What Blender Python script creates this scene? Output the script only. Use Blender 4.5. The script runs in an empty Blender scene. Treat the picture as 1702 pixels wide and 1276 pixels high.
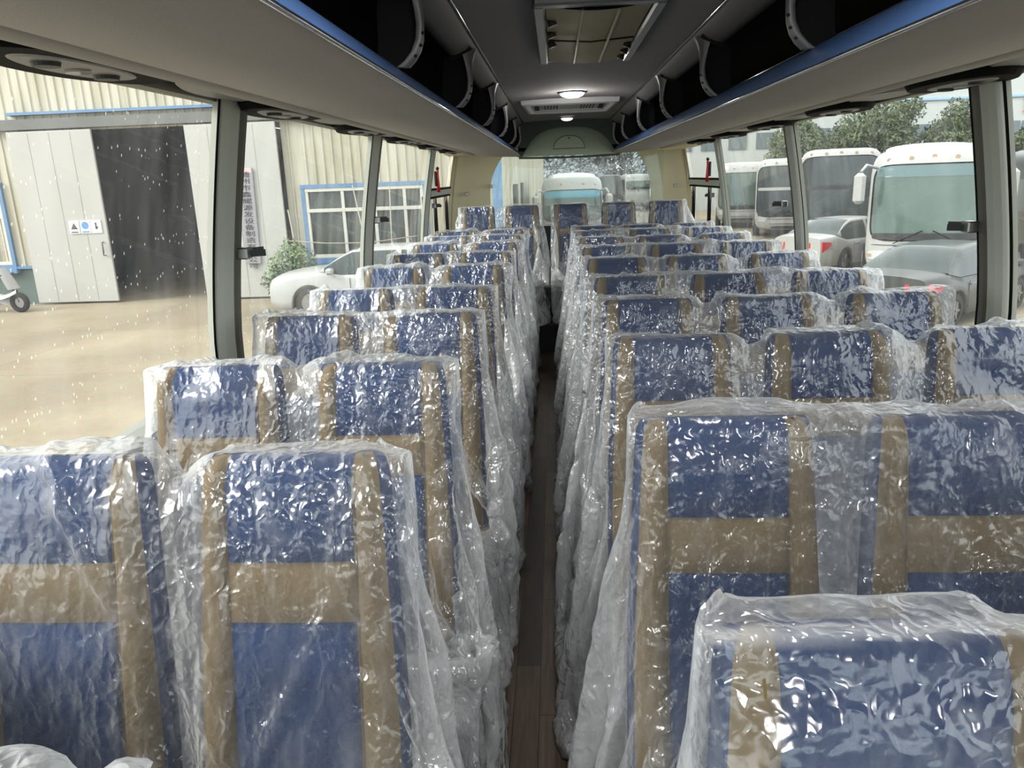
import bpy, math, random
import numpy as np
from mathutils import Vector, Matrix
R = math.radians
C = bpy.context.collection
SC = bpy.context.scene
# ---------------------------------------------------------------- camera
cam = bpy.data.cameras.new('camera'); camo = bpy.data.objects.new('camera', cam); C.objects.link(camo)
cam.sensor_width = 36; cam.lens = 1260/1702*36; cam.clip_start = .02; cam.clip_end = 500
def look(f=1260., vp=(922-851, 292-638), roll=R(2.1)):
    d = Vector((vp[0], -vp[1], -f)).normalized()              # world +Y in camera space
    h = Vector((math.cos(roll), math.sin(roll), 0))
    up = d.cross(h).normalized()
    if up.y < 0: up = -up
    x = d.cross(up).normalized()
    return Matrix((x, d, up))                                  # camera -> world
camo.matrix_world = Matrix.Translation((0, 0, 1.5)) @ look().to_4x4()
SC.camera = camo
# ---------------------------------------------------------------- sky and light
W = bpy.data.worlds.new('overcast_sky'); SC.world = W; W.use_nodes = True
nt = W.node_tree; nt.nodes.clear()
out = nt.nodes.new('ShaderNodeOutputWorld'); bg = nt.nodes.new('ShaderNodeBackground')
tc = nt.nodes.new('ShaderNodeTexCoord'); sx = nt.nodes.new('ShaderNodeSeparateXYZ'); cr = nt.nodes.new('ShaderNodeValToRGB')
nt.links.new(tc.outputs['Generated'], sx.inputs[0]); nt.links.new(sx.outputs['Z'], cr.inputs[0])
cr.color_ramp.elements[0].position = 0.0; cr.color_ramp.elements[0].color = (.80, .84, .88, 1)
cr.color_ramp.elements[1].position = 1.0; cr.color_ramp.elements[1].color = (1, 1, 1, 1)
nt.links.new(cr.outputs[0], bg.inputs[0]); bg.inputs[1].default_value = 1.6
nt.links.new(bg.outputs[0], out.inputs[0])
sun = bpy.data.lights.new('sun', 'SUN'); sun.energy = 2.4; sun.angle = R(28); sun.color = (1, .97, .92)
suno = bpy.data.objects.new('sun', sun); suno.rotation_euler = Vector((.72, .42, -.55)).to_track_quat('-Z', 'Y').to_euler(); C.objects.link(suno)
SC.view_settings.view_transform = 'Standard'; SC.view_settings.look = 'None'
SC.view_settings.gamma = 1; SC.view_settings.use_curve_mapping = False
SC.view_settings.exposure = 0.95
cy = SC.cycles
cy.use_adaptive_sampling = True; cy.adaptive_threshold = .03; cy.max_bounces = 8; cy.diffuse_bounces = 3; cy.glossy_bounces = 2; cy.transmission_bounces = 4
cy.transparent_max_bounces = 22; cy.caustics_reflective = False; cy.caustics_refractive = False
cy.sample_clamp_indirect = 6; cy.use_denoising = True
# ---------------------------------------------------------------- materials
MATS = {}
def lin(r, g, b):
    f = lambda c: ((c/255+.055)/1.055)**2.4 if c > 10 else c/255/12.92
    return (f(r), f(g), f(b), 1)
class N:
    def __init__(s, name):
        s.m = bpy.data.materials.new(name); s.m.use_nodes = True; s.t = s.m.node_tree
        s.b = s.t.nodes['Principled BSDF']; s.o = s.t.nodes['Material Output']; MATS[name] = s.m
    def n(s, k, **kw):
        x = s.t.nodes.new('ShaderNode'+k)
        for a, v in kw.items():
            if a.startswith('i_'):
                key = a[2:]; key = int(key) if key.isdigit() else key.replace('_', ' ')
                x.inputs[key].default_value = v
            else: setattr(x, a, v)
        return x
    def l(s, a, b): s.t.links.new(a, b)
def mat(name, col, rough=.6, metal=0, noise=None, bump=None, spec=.5, emit=None, **kw):
    """noise = (scale, amount) mottles the colour; bump = (scale, strength)"""
    x = N(name); b = x.b
    b.inputs['Base Color'].default_value = col; b.inputs['Roughness'].default_value = rough
    b.inputs['Metallic'].default_value = metal; b.inputs['Specular IOR Level'].default_value = spec
    tc = x.n('TexCoord')
    if noise:
        nz = x.n('TexNoise', i_Scale=noise[0], i_Detail=5.0)
        x.l(tc.outputs['Object'], nz.inputs['Vector'])
        mx = x.n('Mix', data_type='RGBA')
        k = noise[1]
        mx.inputs[6].default_value = (col[0]*(1-k), col[1]*(1-k), col[2]*(1-k), 1)
        mx.inputs[7].default_value = (min(1, col[0]*(1+k)), min(1, col[1]*(1+k)), min(1, col[2]*(1+k)), 1)
        x.l(nz.outputs['Fac'], mx.inputs[0]); x.l(mx.outputs[2], b.inputs['Base Color'])
    if bump:
        nz = x.n('TexNoise', i_Scale=bump[0], i_Detail=3.0)
        x.l(tc.outputs['Object'], nz.inputs['Vector'])
        bp = x.n('Bump', i_Strength=bump[1], i_Distance=.01)
        x.l(nz.outputs['Fac'], bp.inputs['Height']); x.l(bp.outputs[0], b.inputs['Normal'])
    if emit:
        b.inputs['Emission Color'].default_value = col; b.inputs['Emission Strength'].default_value = emit
    return x.m
mat('blue_cloth', lin(3, 46, 94), .85, spec=.15, bump=(260, .25), noise=(30, .12))
mat('beige_cloth', lin(116, 99, 70), .8, spec=.15, bump=(180, .2), noise=(25, .1))
mat('dark_plastic', lin(28, 29, 30), .5)
mat('black_rubber', lin(10, 10, 11), .8, spec=.15)
mat('black_void', lin(9, 9, 10), .9)
mat('steel', lin(150, 150, 148), .35, 1)
mat('dark_steel', lin(70, 70, 70), .4, .8)
mat('silver_frame', lin(205, 205, 206), .35, .25); mat('silver_trim', lin(120, 120, 122), .45, .6)
mat('chrome', lin(215, 215, 220), .12, 1)
mat('ceiling_cloth', lin(150, 146, 144), .9, bump=(300, .15), noise=(4, .05))
mat('rack_cloth', lin(172, 167, 161), .85, bump=(250, .15), noise=(3, .04))
mat('rack_fascia', lin(104, 102, 102), .6)
mat('rack_inside', lin(20, 20, 22), .8)
mat('blue_strip', lin(74, 106, 158), .35, noise=(6, .15))
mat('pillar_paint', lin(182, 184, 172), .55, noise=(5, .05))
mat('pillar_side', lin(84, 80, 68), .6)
mat('wall_plastic', lin(140, 142, 134), .6)
mat('beige_panel', lin(226, 216, 182), .6, noise=(3, .05))
mat('sage_panel', lin(176, 190, 168), .55)
mat('sage_border', lin(78, 88, 78), .6)
mat('seam', lin(30, 30, 30), .8)
mat('pod_grey', lin(136, 134, 134), .45)
mat('red_plastic', lin(190, 22, 24), .35)
mat('hatch_beige', lin(150, 140, 104), .55, noise=(4, .06))
mat('hatch_rib', lin(205, 198, 170), .5)
mat('knob_brown', lin(52, 34, 22), .5)
mat('lamp_glow', (1, .98, .94, 1), .3, emit=9)
mat('lamp_dim', (1, .96, .9, 1), .3, emit=.6)
# aisle floor : dark wood planks
x = N('wood_floor'); tc = x.n('TexCoord'); mp = x.n('Mapping'); mp.inputs['Rotation'].default_value = (0, 0, R(90))
x.l(tc.outputs['Object'], mp.inputs[0])
br = x.n('TexBrick', i_Scale=1.0, i_Mortar_Size=.0012, i_Brick_Width=.62, i_Row_Height=.075); br.offset = .37
br.inputs['Color1'].default_value = lin(72, 60, 53); br.inputs['Color2'].default_value = lin(124, 106, 92); br.inputs['Mortar'].default_value = lin(38, 32, 28)
x.l(mp.outputs[0], br.inputs[0])
wv = x.n('TexNoise', i_Scale=6.0, i_Detail=8.0); mp2 = x.n('Mapping'); mp2.inputs['Scale'].default_value = (14, 1, 1)
x.l(tc.outputs['Object'], mp2.inputs[0]); x.l(mp2.outputs[0], wv.inputs[0])
mx = x.n('Mix', data_type='RGBA', blend_type='MULTIPLY'); mx.inputs[0].default_value = .75
r2 = x.n('ValToRGB'); r2.color_ramp.elements[0].position = .3; r2.color_ramp.elements[0].color = (.45, .42, .4, 1); r2.color_ramp.elements[1].position = .7
x.l(wv.outputs['Fac'], r2.inputs[0]); x.l(br.outputs['Color'], mx.inputs[6]); x.l(r2.outputs[0], mx.inputs[7])
x.l(mx.outputs[2], x.b.inputs['Base Color']); x.b.inputs['Roughness'].default_value = .38
# thin protective film
def film_mat(name, cloud=.30, tint=(.97, .98, .99, 1)):
    x = N(name); t = x.t; tc = x.n('TexCoord')
    x.t.nodes.remove(x.b)
    # crumpled relief : creased facets at two sizes
    h = None
    for sc_, amp, rnd in ((16, .55, 0), (42, .28, 1)):
        nzz = x.n('TexNoise', i_Scale=sc_*.5, i_Detail=2.0)
        x.l(tc.outputs['Object'], nzz.inputs['Vector'])
        vm = x.n('VectorMath', operation='MULTIPLY_ADD'); vm.inputs[1].default_value = (.09, .09, .09)
        x.l(nzz.outputs['Color'], vm.inputs[0]); x.l(tc.outputs['Object'], vm.inputs[2])
        mp = x.n('Mapping'); mp.inputs['Scale'].default_value = (1, 1, .42)
        x.l(vm.outputs[0], mp.inputs[0])
        vo = x.n('TexVoronoi', feature='F1', i_Scale=float(sc_)); x.l(mp.outputs[0], vo.inputs['Vector'])
        mu = x.n('Math', operation='MULTIPLY'); mu.inputs[1].default_value = amp; x.l(vo.outputs['Distance'], mu.inputs[0])
        if h is None: h = mu.outputs[0]
        else:
            ad = x.n('Math', operation='ADD'); x.l(h, ad.inputs[0]); x.l(mu.outputs[0], ad.inputs[1]); h = ad.outputs[0]
    lf = x.n('TexNoise', i_Scale=7.0, i_Detail=2.0); lm = x.n('Mapping'); lm.inputs['Scale'].default_value = (2.2, 2.2, .35); lm.inputs['Rotation'].default_value = (.25, .35, 0)
    x.l(tc.outputs['Object'], lm.inputs[0]); x.l(lm.outputs[0], lf.inputs['Vector'])
    l1 = x.n('Math', operation='SUBTRACT'); l1.inputs[1].default_value = .5; x.l(lf.outputs['Fac'], l1.inputs[0])
    l2 = x.n('Math', operation='ABSOLUTE'); x.l(l1.outputs[0], l2.inputs[0])
    l3 = x.n('Math', operation='MULTIPLY_ADD'); l3.inputs[1].default_value = -1.3; x.l(l2.outputs[0], l3.inputs[0]); x.l(h, l3.inputs[2]); h = l3.outputs[0]
    patch = x.n('TexNoise', i_Scale=3.2, i_Detail=2.0); x.l(tc.outputs['Object'], patch.inputs['Vector'])
    pr = x.n('MapRange'); pr.inputs[1].default_value = .42; pr.inputs[2].default_value = .68; pr.inputs[3].default_value = .35; pr.inputs[4].default_value = 1.0
    x.l(patch.outputs['Fac'], pr.inputs[0])
    ls = x.n('Attribute', attribute_name='film_haze'); ps = x.n('Math', operation='MULTIPLY_ADD', use_clamp=True); ps.inputs[1].default_value = .7; x.l(ls.outputs['Fac'], ps.inputs[0]); x.l(pr.outputs[0], ps.inputs[2])
    bp = x.n('Bump', i_Distance=.028); x.l(h, bp.inputs['Height']); x.l(ps.outputs[0], bp.inputs['Strength'])
    tr = x.n('BsdfTransparent'); tr.inputs[0].default_value = (.985, .988, .99, 1)
    df = x.n('BsdfDiffuse'); df.inputs[0].default_value = tint
    tl = x.n('BsdfTranslucent'); tl.inputs[0].default_value = tint
    gl = x.n('BsdfGlossy', i_Roughness=.18); gl.inputs[0].default_value = (1, 1, 1, 1)
    for q in (df, tl, gl): x.l(bp.outputs[0], q.inputs['Normal'])
    m1 = x.n('MixShader'); m1.inputs[0].default_value = .5; x.l(df.outputs[0], m1.inputs[1]); x.l(tl.outputs[0], m1.inputs[2])
    # opacity grows at grazing angles, as the path through the film lengthens
    lw = x.n('LayerWeight', i_Blend=.35); x.l(bp.outputs[0], lw.inputs['Normal'])
    pw = x.n('Math', operation='POWER'); pw.inputs[1].default_value = 1.6; x.l(lw.outputs['Facing'], pw.inputs[0])
    mr = x.n('MapRange'); mr.inputs[3].default_value = cloud*.22; mr.inputs[4].default_value = min(.95, cloud*2.3)
    x.l(pw.outputs[0], mr.inputs[0])
    cw = x.n('TexNoise', i_Scale=5.0, i_Detail=3.0); cmap = x.n('Mapping'); cmap.inputs['Scale'].default_value = (1.6, 1.6, .5); cmap.inputs['Rotation'].default_value = (.3, .5, 0)
    x.l(tc.outputs['Object'], cmap.inputs[0]); x.l(cmap.outputs[0], cw.inputs['Vector'])
    c1 = x.n('Math', operation='SUBTRACT'); c1.inputs[1].default_value = .5; x.l(cw.outputs['Fac'], c1.inputs[0])
    c2 = x.n('Math', operation='ABSOLUTE'); x.l(c1.outputs[0], c2.inputs[0])
    c3 = x.n('MapRange'); c3.inputs[1].default_value = 0; c3.inputs[2].default_value = .022; c3.inputs[3].default_value = .16; c3.inputs[4].default_value = 0; x.l(c2.outputs[0], c3.inputs[0])
    c4 = x.n('Math', operation='MULTIPLY'); x.l(c3.outputs[0], c4.inputs[0]); x.l(pr.outputs[0], c4.inputs[1])
    la = x.n('Attribute', attribute_name='film_haze'); lk = x.n('Math', operation='MULTIPLY'); lk.inputs[1].default_value = .56; x.l(la.outputs['Fac'], lk.inputs[0])  # whitens film standing off the seats, scattered-light haze painted as opacity
    ka = x.n('Math', operation='ADD'); x.l(c4.outputs[0], ka.inputs[0]); x.l(lk.outputs[0], ka.inputs[1]); c4 = ka
    c5 = x.n('Math', operation='ADD', use_clamp=True); x.l(mr.outputs[0], c5.inputs[0]); x.l(c4.outputs[0], c5.inputs[1])
    m2 = x.n('MixShader'); x.l(c5.outputs[0], m2.inputs[0]); x.l(tr.outputs[0], m2.inputs[1]); x.l(m1.outputs[0], m2.inputs[2])
    p5 = x.n('Math', operation='POWER'); p5.inputs[1].default_value = 4.5; x.l(lw.outputs['Facing'], p5.inputs[0])
    fm = x.n('Math', operation='MULTIPLY_ADD', use_clamp=True); fm.inputs[1].default_value = .55; fm.inputs[2].default_value = .085; x.l(p5.outputs[0], fm.inputs[0])
    m3 = x.n('MixShader'); x.l(fm.outputs[0], m3.inputs[0]); x.l(m2.outputs[0], m3.inputs[1]); x.l(gl.outputs[0], m3.inputs[2])
    x.l(m3.outputs[0], x.o.inputs['Surface'])
    return x.m
film_mat('plastic_film', .40)
def glass(name, tint, refl=.05, haze=0.0, drops=False, rough=.0):
    x = N(name); x.t.nodes.remove(x.b)
    tr = x.n('BsdfTransparent'); tr.inputs[0].default_value = tint
    gl = x.n('BsdfGlossy', i_Roughness=rough)
    lw = x.n('LayerWeight', i_Blend=.5); p5 = x.n('Math', operation='POWER'); p5.inputs[1].default_value = 5.0; x.l(lw.outputs['Facing'], p5.inputs[0])
    m = x.n('MixShader'); fm = x.n('Math', operation='MULTIPLY_ADD'); fm.inputs[1].default_value = .5; fm.inputs[2].default_value = refl
    x.l(p5.outputs[0], fm.inputs[0]); x.l(fm.outputs[0], m.inputs[0]); x.l(tr.outputs[0], m.inputs[1]); x.l(gl.outputs[0], m.inputs[2])
    last = m.outputs[0]
    tc = x.n('TexCoord')
    if haze:
        df = x.n('BsdfDiffuse'); df.inputs[0].default_value = (.8, .82, .8, 1); tl = x.n('BsdfTranslucent'); tl.inputs[0].default_value = (.9, .92, .9, 1)
        a = x.n('MixShader'); a.inputs[0].default_value = .6; x.l(df.outputs[0], a.inputs[1]); x.l(tl.outputs[0], a.inputs[2])
        mp = x.n('Mapping'); mp.inputs['Rotation'].default_value = (R(35), 0, 0); mp.inputs['Scale'].default_value = (1, 3, .5)
        nz = x.n('TexNoise', i_Scale=3.0, i_Detail=6.0); x.l(tc.outputs['Object'], mp.inputs[0]); x.l(mp.outputs[0], nz.inputs['Vector'])
        mr = x.n('MapRange'); mr.inputs[1].default_value = .35; mr.inputs[2].default_value = .75; mr.inputs[3].default_value = haze*.3; mr.inputs[4].default_value = haze*1.8
        x.l(nz.outputs['Fac'], mr.inputs[0])
        fac = mr.outputs[0]
        if drops:
            mp = x.n('Mapping'); mp.inputs['Scale'].default_value = (1, 1, .6); x.l(tc.outputs['Object'], mp.inputs[0])
            vo = x.n('TexVoronoi', i_Scale=75.0); x.l(mp.outputs[0], vo.inputs['Vector'])
            lt = x.n('Math', operation='LESS_THAN'); lt.inputs[1].default_value = .17; x.l(vo.outputs['Distance'], lt.inputs[0])
            sp = x.n('SeparateColor'); x.l(vo.outputs['Color'], sp.inputs[0])
            g2 = x.n('Math', operation='GREATER_THAN'); g2.inputs[1].default_value = .6; x.l(sp.outputs[0], g2.inputs[0])
            mu = x.n('Math', operation='MULTIPLY'); x.l(lt.outputs[0], mu.inputs[0]); x.l(g2.outputs[0], mu.inputs[1])
            m5 = x.n('Math', operation='MULTIPLY'); m5.inputs[1].default_value = .3; x.l(mu.outputs[0], m5.inputs[0])
            ad = x.n('Math', operation='ADD', use_clamp=True); x.l(fac, ad.inputs[0]); x.l(m5.outputs[0], ad.inputs[1]); fac = ad.outputs[0]
        b = x.n('MixShader'); x.l(fac, b.inputs[0]); x.l(last, b.inputs[1]); x.l(a.outputs[0], b.inputs[2]); last = b.outputs[0]
    x.l(last, x.o.inputs['Surface'])
    return x.m
glass('bus_glass_wet', (.93, .95, .93, 1), .03, .045, True)
glass('bus_glass', (.90, .94, .92, 1), .03, .055)
glass('clear_lens', (.95, .95, .95, 1), .05)
mat('car_white', lin(156, 156, 153), .25, noise=(3, .03))
mat('car_grey', lin(60, 62, 61), .28, .2)
mat('car_dark', lin(52, 56, 58), .3, .2)
mat('car_glass', lin(48, 58, 56), .12, spec=.35)
mat('bus_windshield', lin(74, 90, 84), .1, spec=.5, noise=(1.5, .3))
mat('bus_windshield_dark', lin(46, 54, 54), .12, spec=.5, noise=(1.5, .25))
mat('windshield_tint', lin(60, 130, 150), .1); mat('windshield_tint_soft', lin(84, 104, 106), .1)
mat('tyre', lin(26, 26, 26), .85)
mat('tail_red', lin(190, 40, 44), .2)
mat('headlamp', lin(190, 196, 196), .15, .3)
mat('orange_lamp', lin(150, 130, 104), .3)
mat('white_paint', lin(180, 178, 168), .6, noise=(2, .05))
mat('door_paint', lin(158, 157, 151), .65, noise=(1.2, .07))
mat('blue_paint', lin(84, 116, 148), .55, noise=(4, .1))
mat('beam_grey', lin(92, 94, 90), .7, noise=(3, .1))
mat('dark_hall', lin(34, 38, 40), .9, noise=(1, .3))
mat('green_brick', lin(84, 98, 92), .9, noise=(5, .2))
mat('window_dark', lin(62, 68, 62), .12, noise=(2, .3))
mat('sign_board', lin(132, 130, 132), .6, noise=(8, .06)); mat('sign_pink', lin(214, 160, 162), .6); mat('sign_ink', lin(44, 42, 46), .7)
mat('notice_white', lin(226, 224, 218), .6); mat('notice_blue', lin(90, 130, 180), .6); mat('notice_ink', lin(80, 76, 72), .7)
mat('bark', lin(90, 76, 60), .9, noise=(12, .3)); mat('pole_wood', lin(150, 145, 130), .8)
def leafmat(name, a, b):
    x = N(name); oi = x.n('TexCoord'); nz = x.n('TexNoise', i_Scale=1.7, i_Detail=4.0); x.l(oi.outputs['Object'], nz.inputs['Vector'])
    r = x.n('ValToRGB'); r.color_ramp.elements[0].position = .35; r.color_ramp.elements[0].color = a; r.color_ramp.elements[1].position = .65; r.color_ramp.elements[1].color = b
    x.l(nz.outputs['Fac'], r.inputs[0]); x.l(r.outputs[0], x.b.inputs['Base Color']); x.b.inputs['Roughness'].default_value = .6
leafmat('leaf_green', lin(44, 58, 34), lin(84, 96, 60)); leafmat('leaf_hazy', lin(112, 120, 124), lin(136, 144, 148)); leafmat('leaf_bush', lin(60, 84, 52), lin(130, 148, 104))  # far crowns have distance haze painted into their leaf colour
mat('far_white', lin(166, 170, 168), .6, noise=(.4, .03)); mat('far_blue', lin(130, 165, 195), .5); mat('far_window', lin(86, 98, 104), .2)
mat('red_letter', lin(206, 70, 84), .5); mat('bus_navy', lin(58, 66, 96), .3)
# corrugated cladding
x = N('corrugated'); tc = x.n('TexCoord'); sp = x.n('SeparateXYZ'); x.l(tc.outputs['Object'], sp.inputs[0])
nz = x.n('TexNoise', i_Scale=1.0, i_Detail=6.0); mp = x.n('Mapping'); mp.inputs['Scale'].default_value = (2.5, 2.5, .25); x.l(tc.outputs['Object'], mp.inputs[0]); x.l(mp.outputs[0], nz.inputs['Vector'])
r = x.n('ValToRGB'); r.color_ramp.elements[0].position = .3; r.color_ramp.elements[0].color = lin(148, 142, 120); r.color_ramp.elements[1].position = .6; r.color_ramp.elements[1].color = lin(178, 174, 158)
x.l(nz.outputs['Fac'], r.inputs[0]); x.l(r.outputs[0], x.b.inputs['Base Color']); x.b.inputs['Roughness'].default_value = .6
# yard concrete
x = N('yard_concrete'); tc = x.n('TexCoord')
n1 = x.n('TexNoise', i_Scale=.35, i_Detail=8.0); n2 = x.n('TexNoise', i_Scale=8.0, i_Detail=6.0)
x.l(tc.outputs['Object'], n1.inputs['Vector']); x.l(tc.outputs['Object'], n2.inputs['Vector'])
r = x.n('ValToRGB'); r.color_ramp.elements[0].position = .35; r.color_ramp.elements[0].color = lin(128, 117, 97); r.color_ramp.elements[1].position = .7; r.color_ramp.elements[1].color = lin(156, 145, 121)
x.l(n1.outputs['Fac'], r.inputs[0])
mx = x.n('Mix', data_type='RGBA', blend_type='MULTIPLY'); mx.inputs[0].default_value = .35; x.l(r.outputs[0], mx.inputs[6]); x.l(n2.outputs['Color'], mx.inputs[7])
br = x.n('TexBrick', i_Scale=1.0, i_Mortar_Size=.012, i_Brick_Width=5.0, i_Row_Height=4.0); br.offset = 0
br.inputs['Color1'].default_value = (1, 1, 1, 1); br.inputs['Color2'].default_value = (.94, .94, .94, 1); br.inputs['Mortar'].default_value = (.6, .58, .55, 1)
x.l(tc.outputs['Object'], br.inputs[0])
m2 = x.n('Mix', data_type='RGBA', blend_type='MULTIPLY'); m2.inputs[0].default_value = .8; x.l(mx.outputs[2], m2.inputs[6]); x.l(br.outputs[0], m2.inputs[7])
x.l(m2.outputs[2], x.b.inputs['Base Color']); x.b.inputs['Roughness'].default_value = .8

# ---------------------------------------------------------------- helpers
class MB:
    """collects shapes, then links them as ONE mesh object"""
    def __init__(s): s.v = []; s.f = []; s.mi = []; s.sm = []
    def add(s, vs, fs, m=0, smooth=False):
        o = len(s.v); s.v += [tuple(map(float, p)) for p in vs]
        for i, f in enumerate(fs):
            s.f.append(tuple(o+k for k in f)); s.mi.append(m if not isinstance(m, (list, tuple)) else m[i]); s.sm.append(smooth)
        return s
    def box(s, c, d, m=0, rot=None, bev=0):
        x, y, z = d[0]/2, d[1]/2, d[2]/2
        if bev <= 0:
            vs = [Vector((i*x, j*y, k*z)) for i in (-1, 1) for j in (-1, 1) for k in (-1, 1)]
            fs = [(0, 1, 3, 2), (4, 6, 7, 5), (0, 4, 5, 1), (2, 3, 7, 6), (0, 2, 6, 4), (1, 5, 7, 3)]
        else:
            b = min(bev, x*.99, y*.99, z*.99); vs = []; fs = []
            # chamfered box : three vertices per corner
            idx = {}
            for i in (-1, 1):
                for j in (-1, 1):
                    for k in (-1, 1):
                        idx[(i, j, k)] = len(vs)
                        vs += [Vector((i*x, j*(y-b), k*(z-b))), Vector((i*(x-b), j*y, k*(z-b))), Vector((i*(x-b), j*(y-b), k*z))]
            def q(a): fs.append(tuple(a))
            for sg in (-1, 1):
                o = 1 if sg > 0 else -1
                for ax in range(3):
                    cs = [(-1, -1), (1, -1), (1, 1), (-1, 1)]
                    L = []
                    for (p, r_) in cs:
                        key = [0, 0, 0]; key[ax] = sg; key[(ax+1) % 3] = p; key[(ax+2) % 3] = r_
                        L.append(idx[tuple(key)]+ax)
                    q(L if sg > 0 else L[::-1])
            for ax in range(3):
                a1, a2 = (ax+1) % 3, (ax+2) % 3
                for p in (-1, 1):
                    for r_ in (-1, 1):
                        k0 = [0, 0, 0]; k0[a1] = p; k0[a2] = r_; k0[ax] = -1; k1 = list(k0); k1[ax] = 1
                        i0, i1 = idx[tuple(k0)], idx[tuple(k1)]
                        L = [i0+a1, i1+a1, i1+a2, i0+a2]
                        q(L if p*r_ < 0 else L[::-1])
            for key, i0 in idx.items():
                q([i0, i0+1, i0+2] if key[0]*key[1]*key[2] > 0 else [i0+2, i0+1, i0])
        if rot is not None: vs = [rot @ p for p in vs]
        c = Vector(c); vs = [p+c for p in vs]
        return s.add(vs, fs, m)
    def tube(s, pts, r, m=0, n=8, cap=True, rad=None):
        pts = [Vector(p) for p in pts]; vs = []; fs = []
        for i, p in enumerate(pts):
            t = (pts[min(i+1, len(pts)-1)]-pts[max(i-1, 0)]).normalized()
            a = Vector((0, 0, 1)) if abs(t.z) < .9 else Vector((1, 0, 0))
            u = t.cross(a).normalized(); w = t.cross(u)
            rr = rad[i] if rad else r
            for k in range(n):
                an = 2*math.pi*k/n; vs.append(p+u*math.cos(an)*rr+w*math.sin(an)*rr)
        for i in range(len(pts)-1):
            for k in range(n):
                k2 = (k+1) % n; fs.append((i*n+k, i*n+k2, (i+1)*n+k2, (i+1)*n+k))
        if cap: fs.append(tuple(range(n))[::-1]); fs.append(tuple((len(pts)-1)*n+k for k in range(n)))
        return s.add(vs, fs, m, True)
    def disc(s, c, r, h, axis='Z', m=0, n=24, r2=None, bevel=.0):
        """solid disc or cone section of height h centred at c"""
        r2 = r if r2 is None else r2
        vs = []; fs = []
        for i, (rr, hh) in enumerate(((r, -h/2), (r2, h/2))):
            for k in range(n):
                a = 2*math.pi*k/n; p = (math.cos(a)*rr, math.sin(a)*rr, hh)
                p = {'Z': p, 'X': (p[2], p[0], p[1]), 'Y': (p[1], p[2], p[0])}[axis]
                vs.append(Vector(p)+Vector(c))
        for k in range(n): fs.append((k, (k+1) % n, n+(k+1) % n, n+k))
        fs.append(tuple(range(n))[::-1]); fs.append(tuple(range(n, 2*n)))
        return s.add(vs, fs, m)
    def grid(s, P, m=0, smooth=True, closed_u=False, mf=None):
        """P[i][j] points ; mf(i,j)->material"""
        nu, nv = len(P), len(P[0]); vs = [p for r_ in P for p in r_]; fs = []; ms = []
        for i in range(nu if closed_u else nu-1):
            for j in range(nv-1):
                i2 = (i+1) % nu
                fs.append((i*nv+j, i2*nv+j, i2*nv+j+1, i*nv+j+1)); ms.append(mf(i, j) if mf else m)
        return s.add(vs, fs, ms, smooth)
    def prism(s, prof, y0, y1, m=0, plane='XZ', smooth=False, ms=None):
        """closed 2D profile extruded from y0 to y1 along the remaining axis"""
        def P(a, b, t): return {'XZ': (a, t, b), 'YZ': (t, a, b), 'XY': (a, b, t)}[plane]
        n = len(prof); vs = [P(a, b, y0) for a, b in prof]+[P(a, b, y1) for a, b in prof]
        fs = [(k, (k+1) % n, n+(k+1) % n, n+k) for k in range(n)]
        mm = list(ms) if ms else [m]*n
        fs += [tuple(range(n))[::-1], tuple(range(n, 2*n))]; mm += [m, m]
        return s.add(vs, fs, mm, smooth)
    def build(s, name, mats, parent=None, loc=None, fix=True):
        me = bpy.data.meshes.new(name); me.from_pydata(s.v, [], s.f)
        for m in ([mats] if isinstance(mats, str) else mats): me.materials.append(MATS[m])
        me.polygons.foreach_set('material_index', s.mi); me.polygons.foreach_set('use_smooth', s.sm)
        me.update()
        if fix:
            import bmesh
            b = bmesh.new(); b.from_mesh(me); bmesh.ops.recalc_face_normals(b, faces=b.faces); b.to_mesh(me); b.free()
        o = bpy.data.objects.new(name, me); C.objects.link(o)
        if parent: o.parent = parent
        if loc: o.location = loc
        return o
def tag(o, label=None, cat=None, group=None, kind=None):
    if label: o['label'] = label
    if cat: o['category'] = cat
    if group: o['group'] = group
    if kind: o['kind'] = kind
    return o
def empty(name, loc=(0, 0, 0), rz=0, **k):
    o = bpy.data.objects.new(name, None); C.objects.link(o); o.location = loc; o.rotation_euler = (0, 0, rz); o.empty_display_size = .1
    return tag(o, **k)
def kids(o): return [c for c in bpy.data.objects if c.parent == o]
def copy_tree(o, parent=None):
    c = o.copy(); C.objects.link(c)
    for k_ in ('group',):
        pass
    c.parent = parent
    for ch in KID[o.name] if o.name in KID else kids(o): copy_tree(ch, c)
    return c
KID = {}
ORD = ['front', 'second', 'third', 'fourth', 'fifth', 'sixth', 'seventh', 'eighth', 'ninth', 'tenth']
# ---------------------------------------------------------------- bus shell
XL, XR, XC = -1.06, 1.41, .13
Y0, Y1 = -2.6, 7.6
def wo(z): return 0 if z <= 1.0 else .115*((z-1.0)/.75)**1.35          # tumblehome of the side walls
def wx(side, z, y=0):
    q = max(0, (y-7.3)/.9)**2*.28
    return (XL+wo(z)+q) if side < 0 else (XR-wo(z)-max(0, (y-7.7)/.9)**2*.28)
struct = lambda mb, name, mats: tag(mb.build(name, mats), kind='structure')
struct(MB().box((.17, 2.6, -.03), (2.5, 10.4, .06)), 'floor', 'wood_floor')
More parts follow.
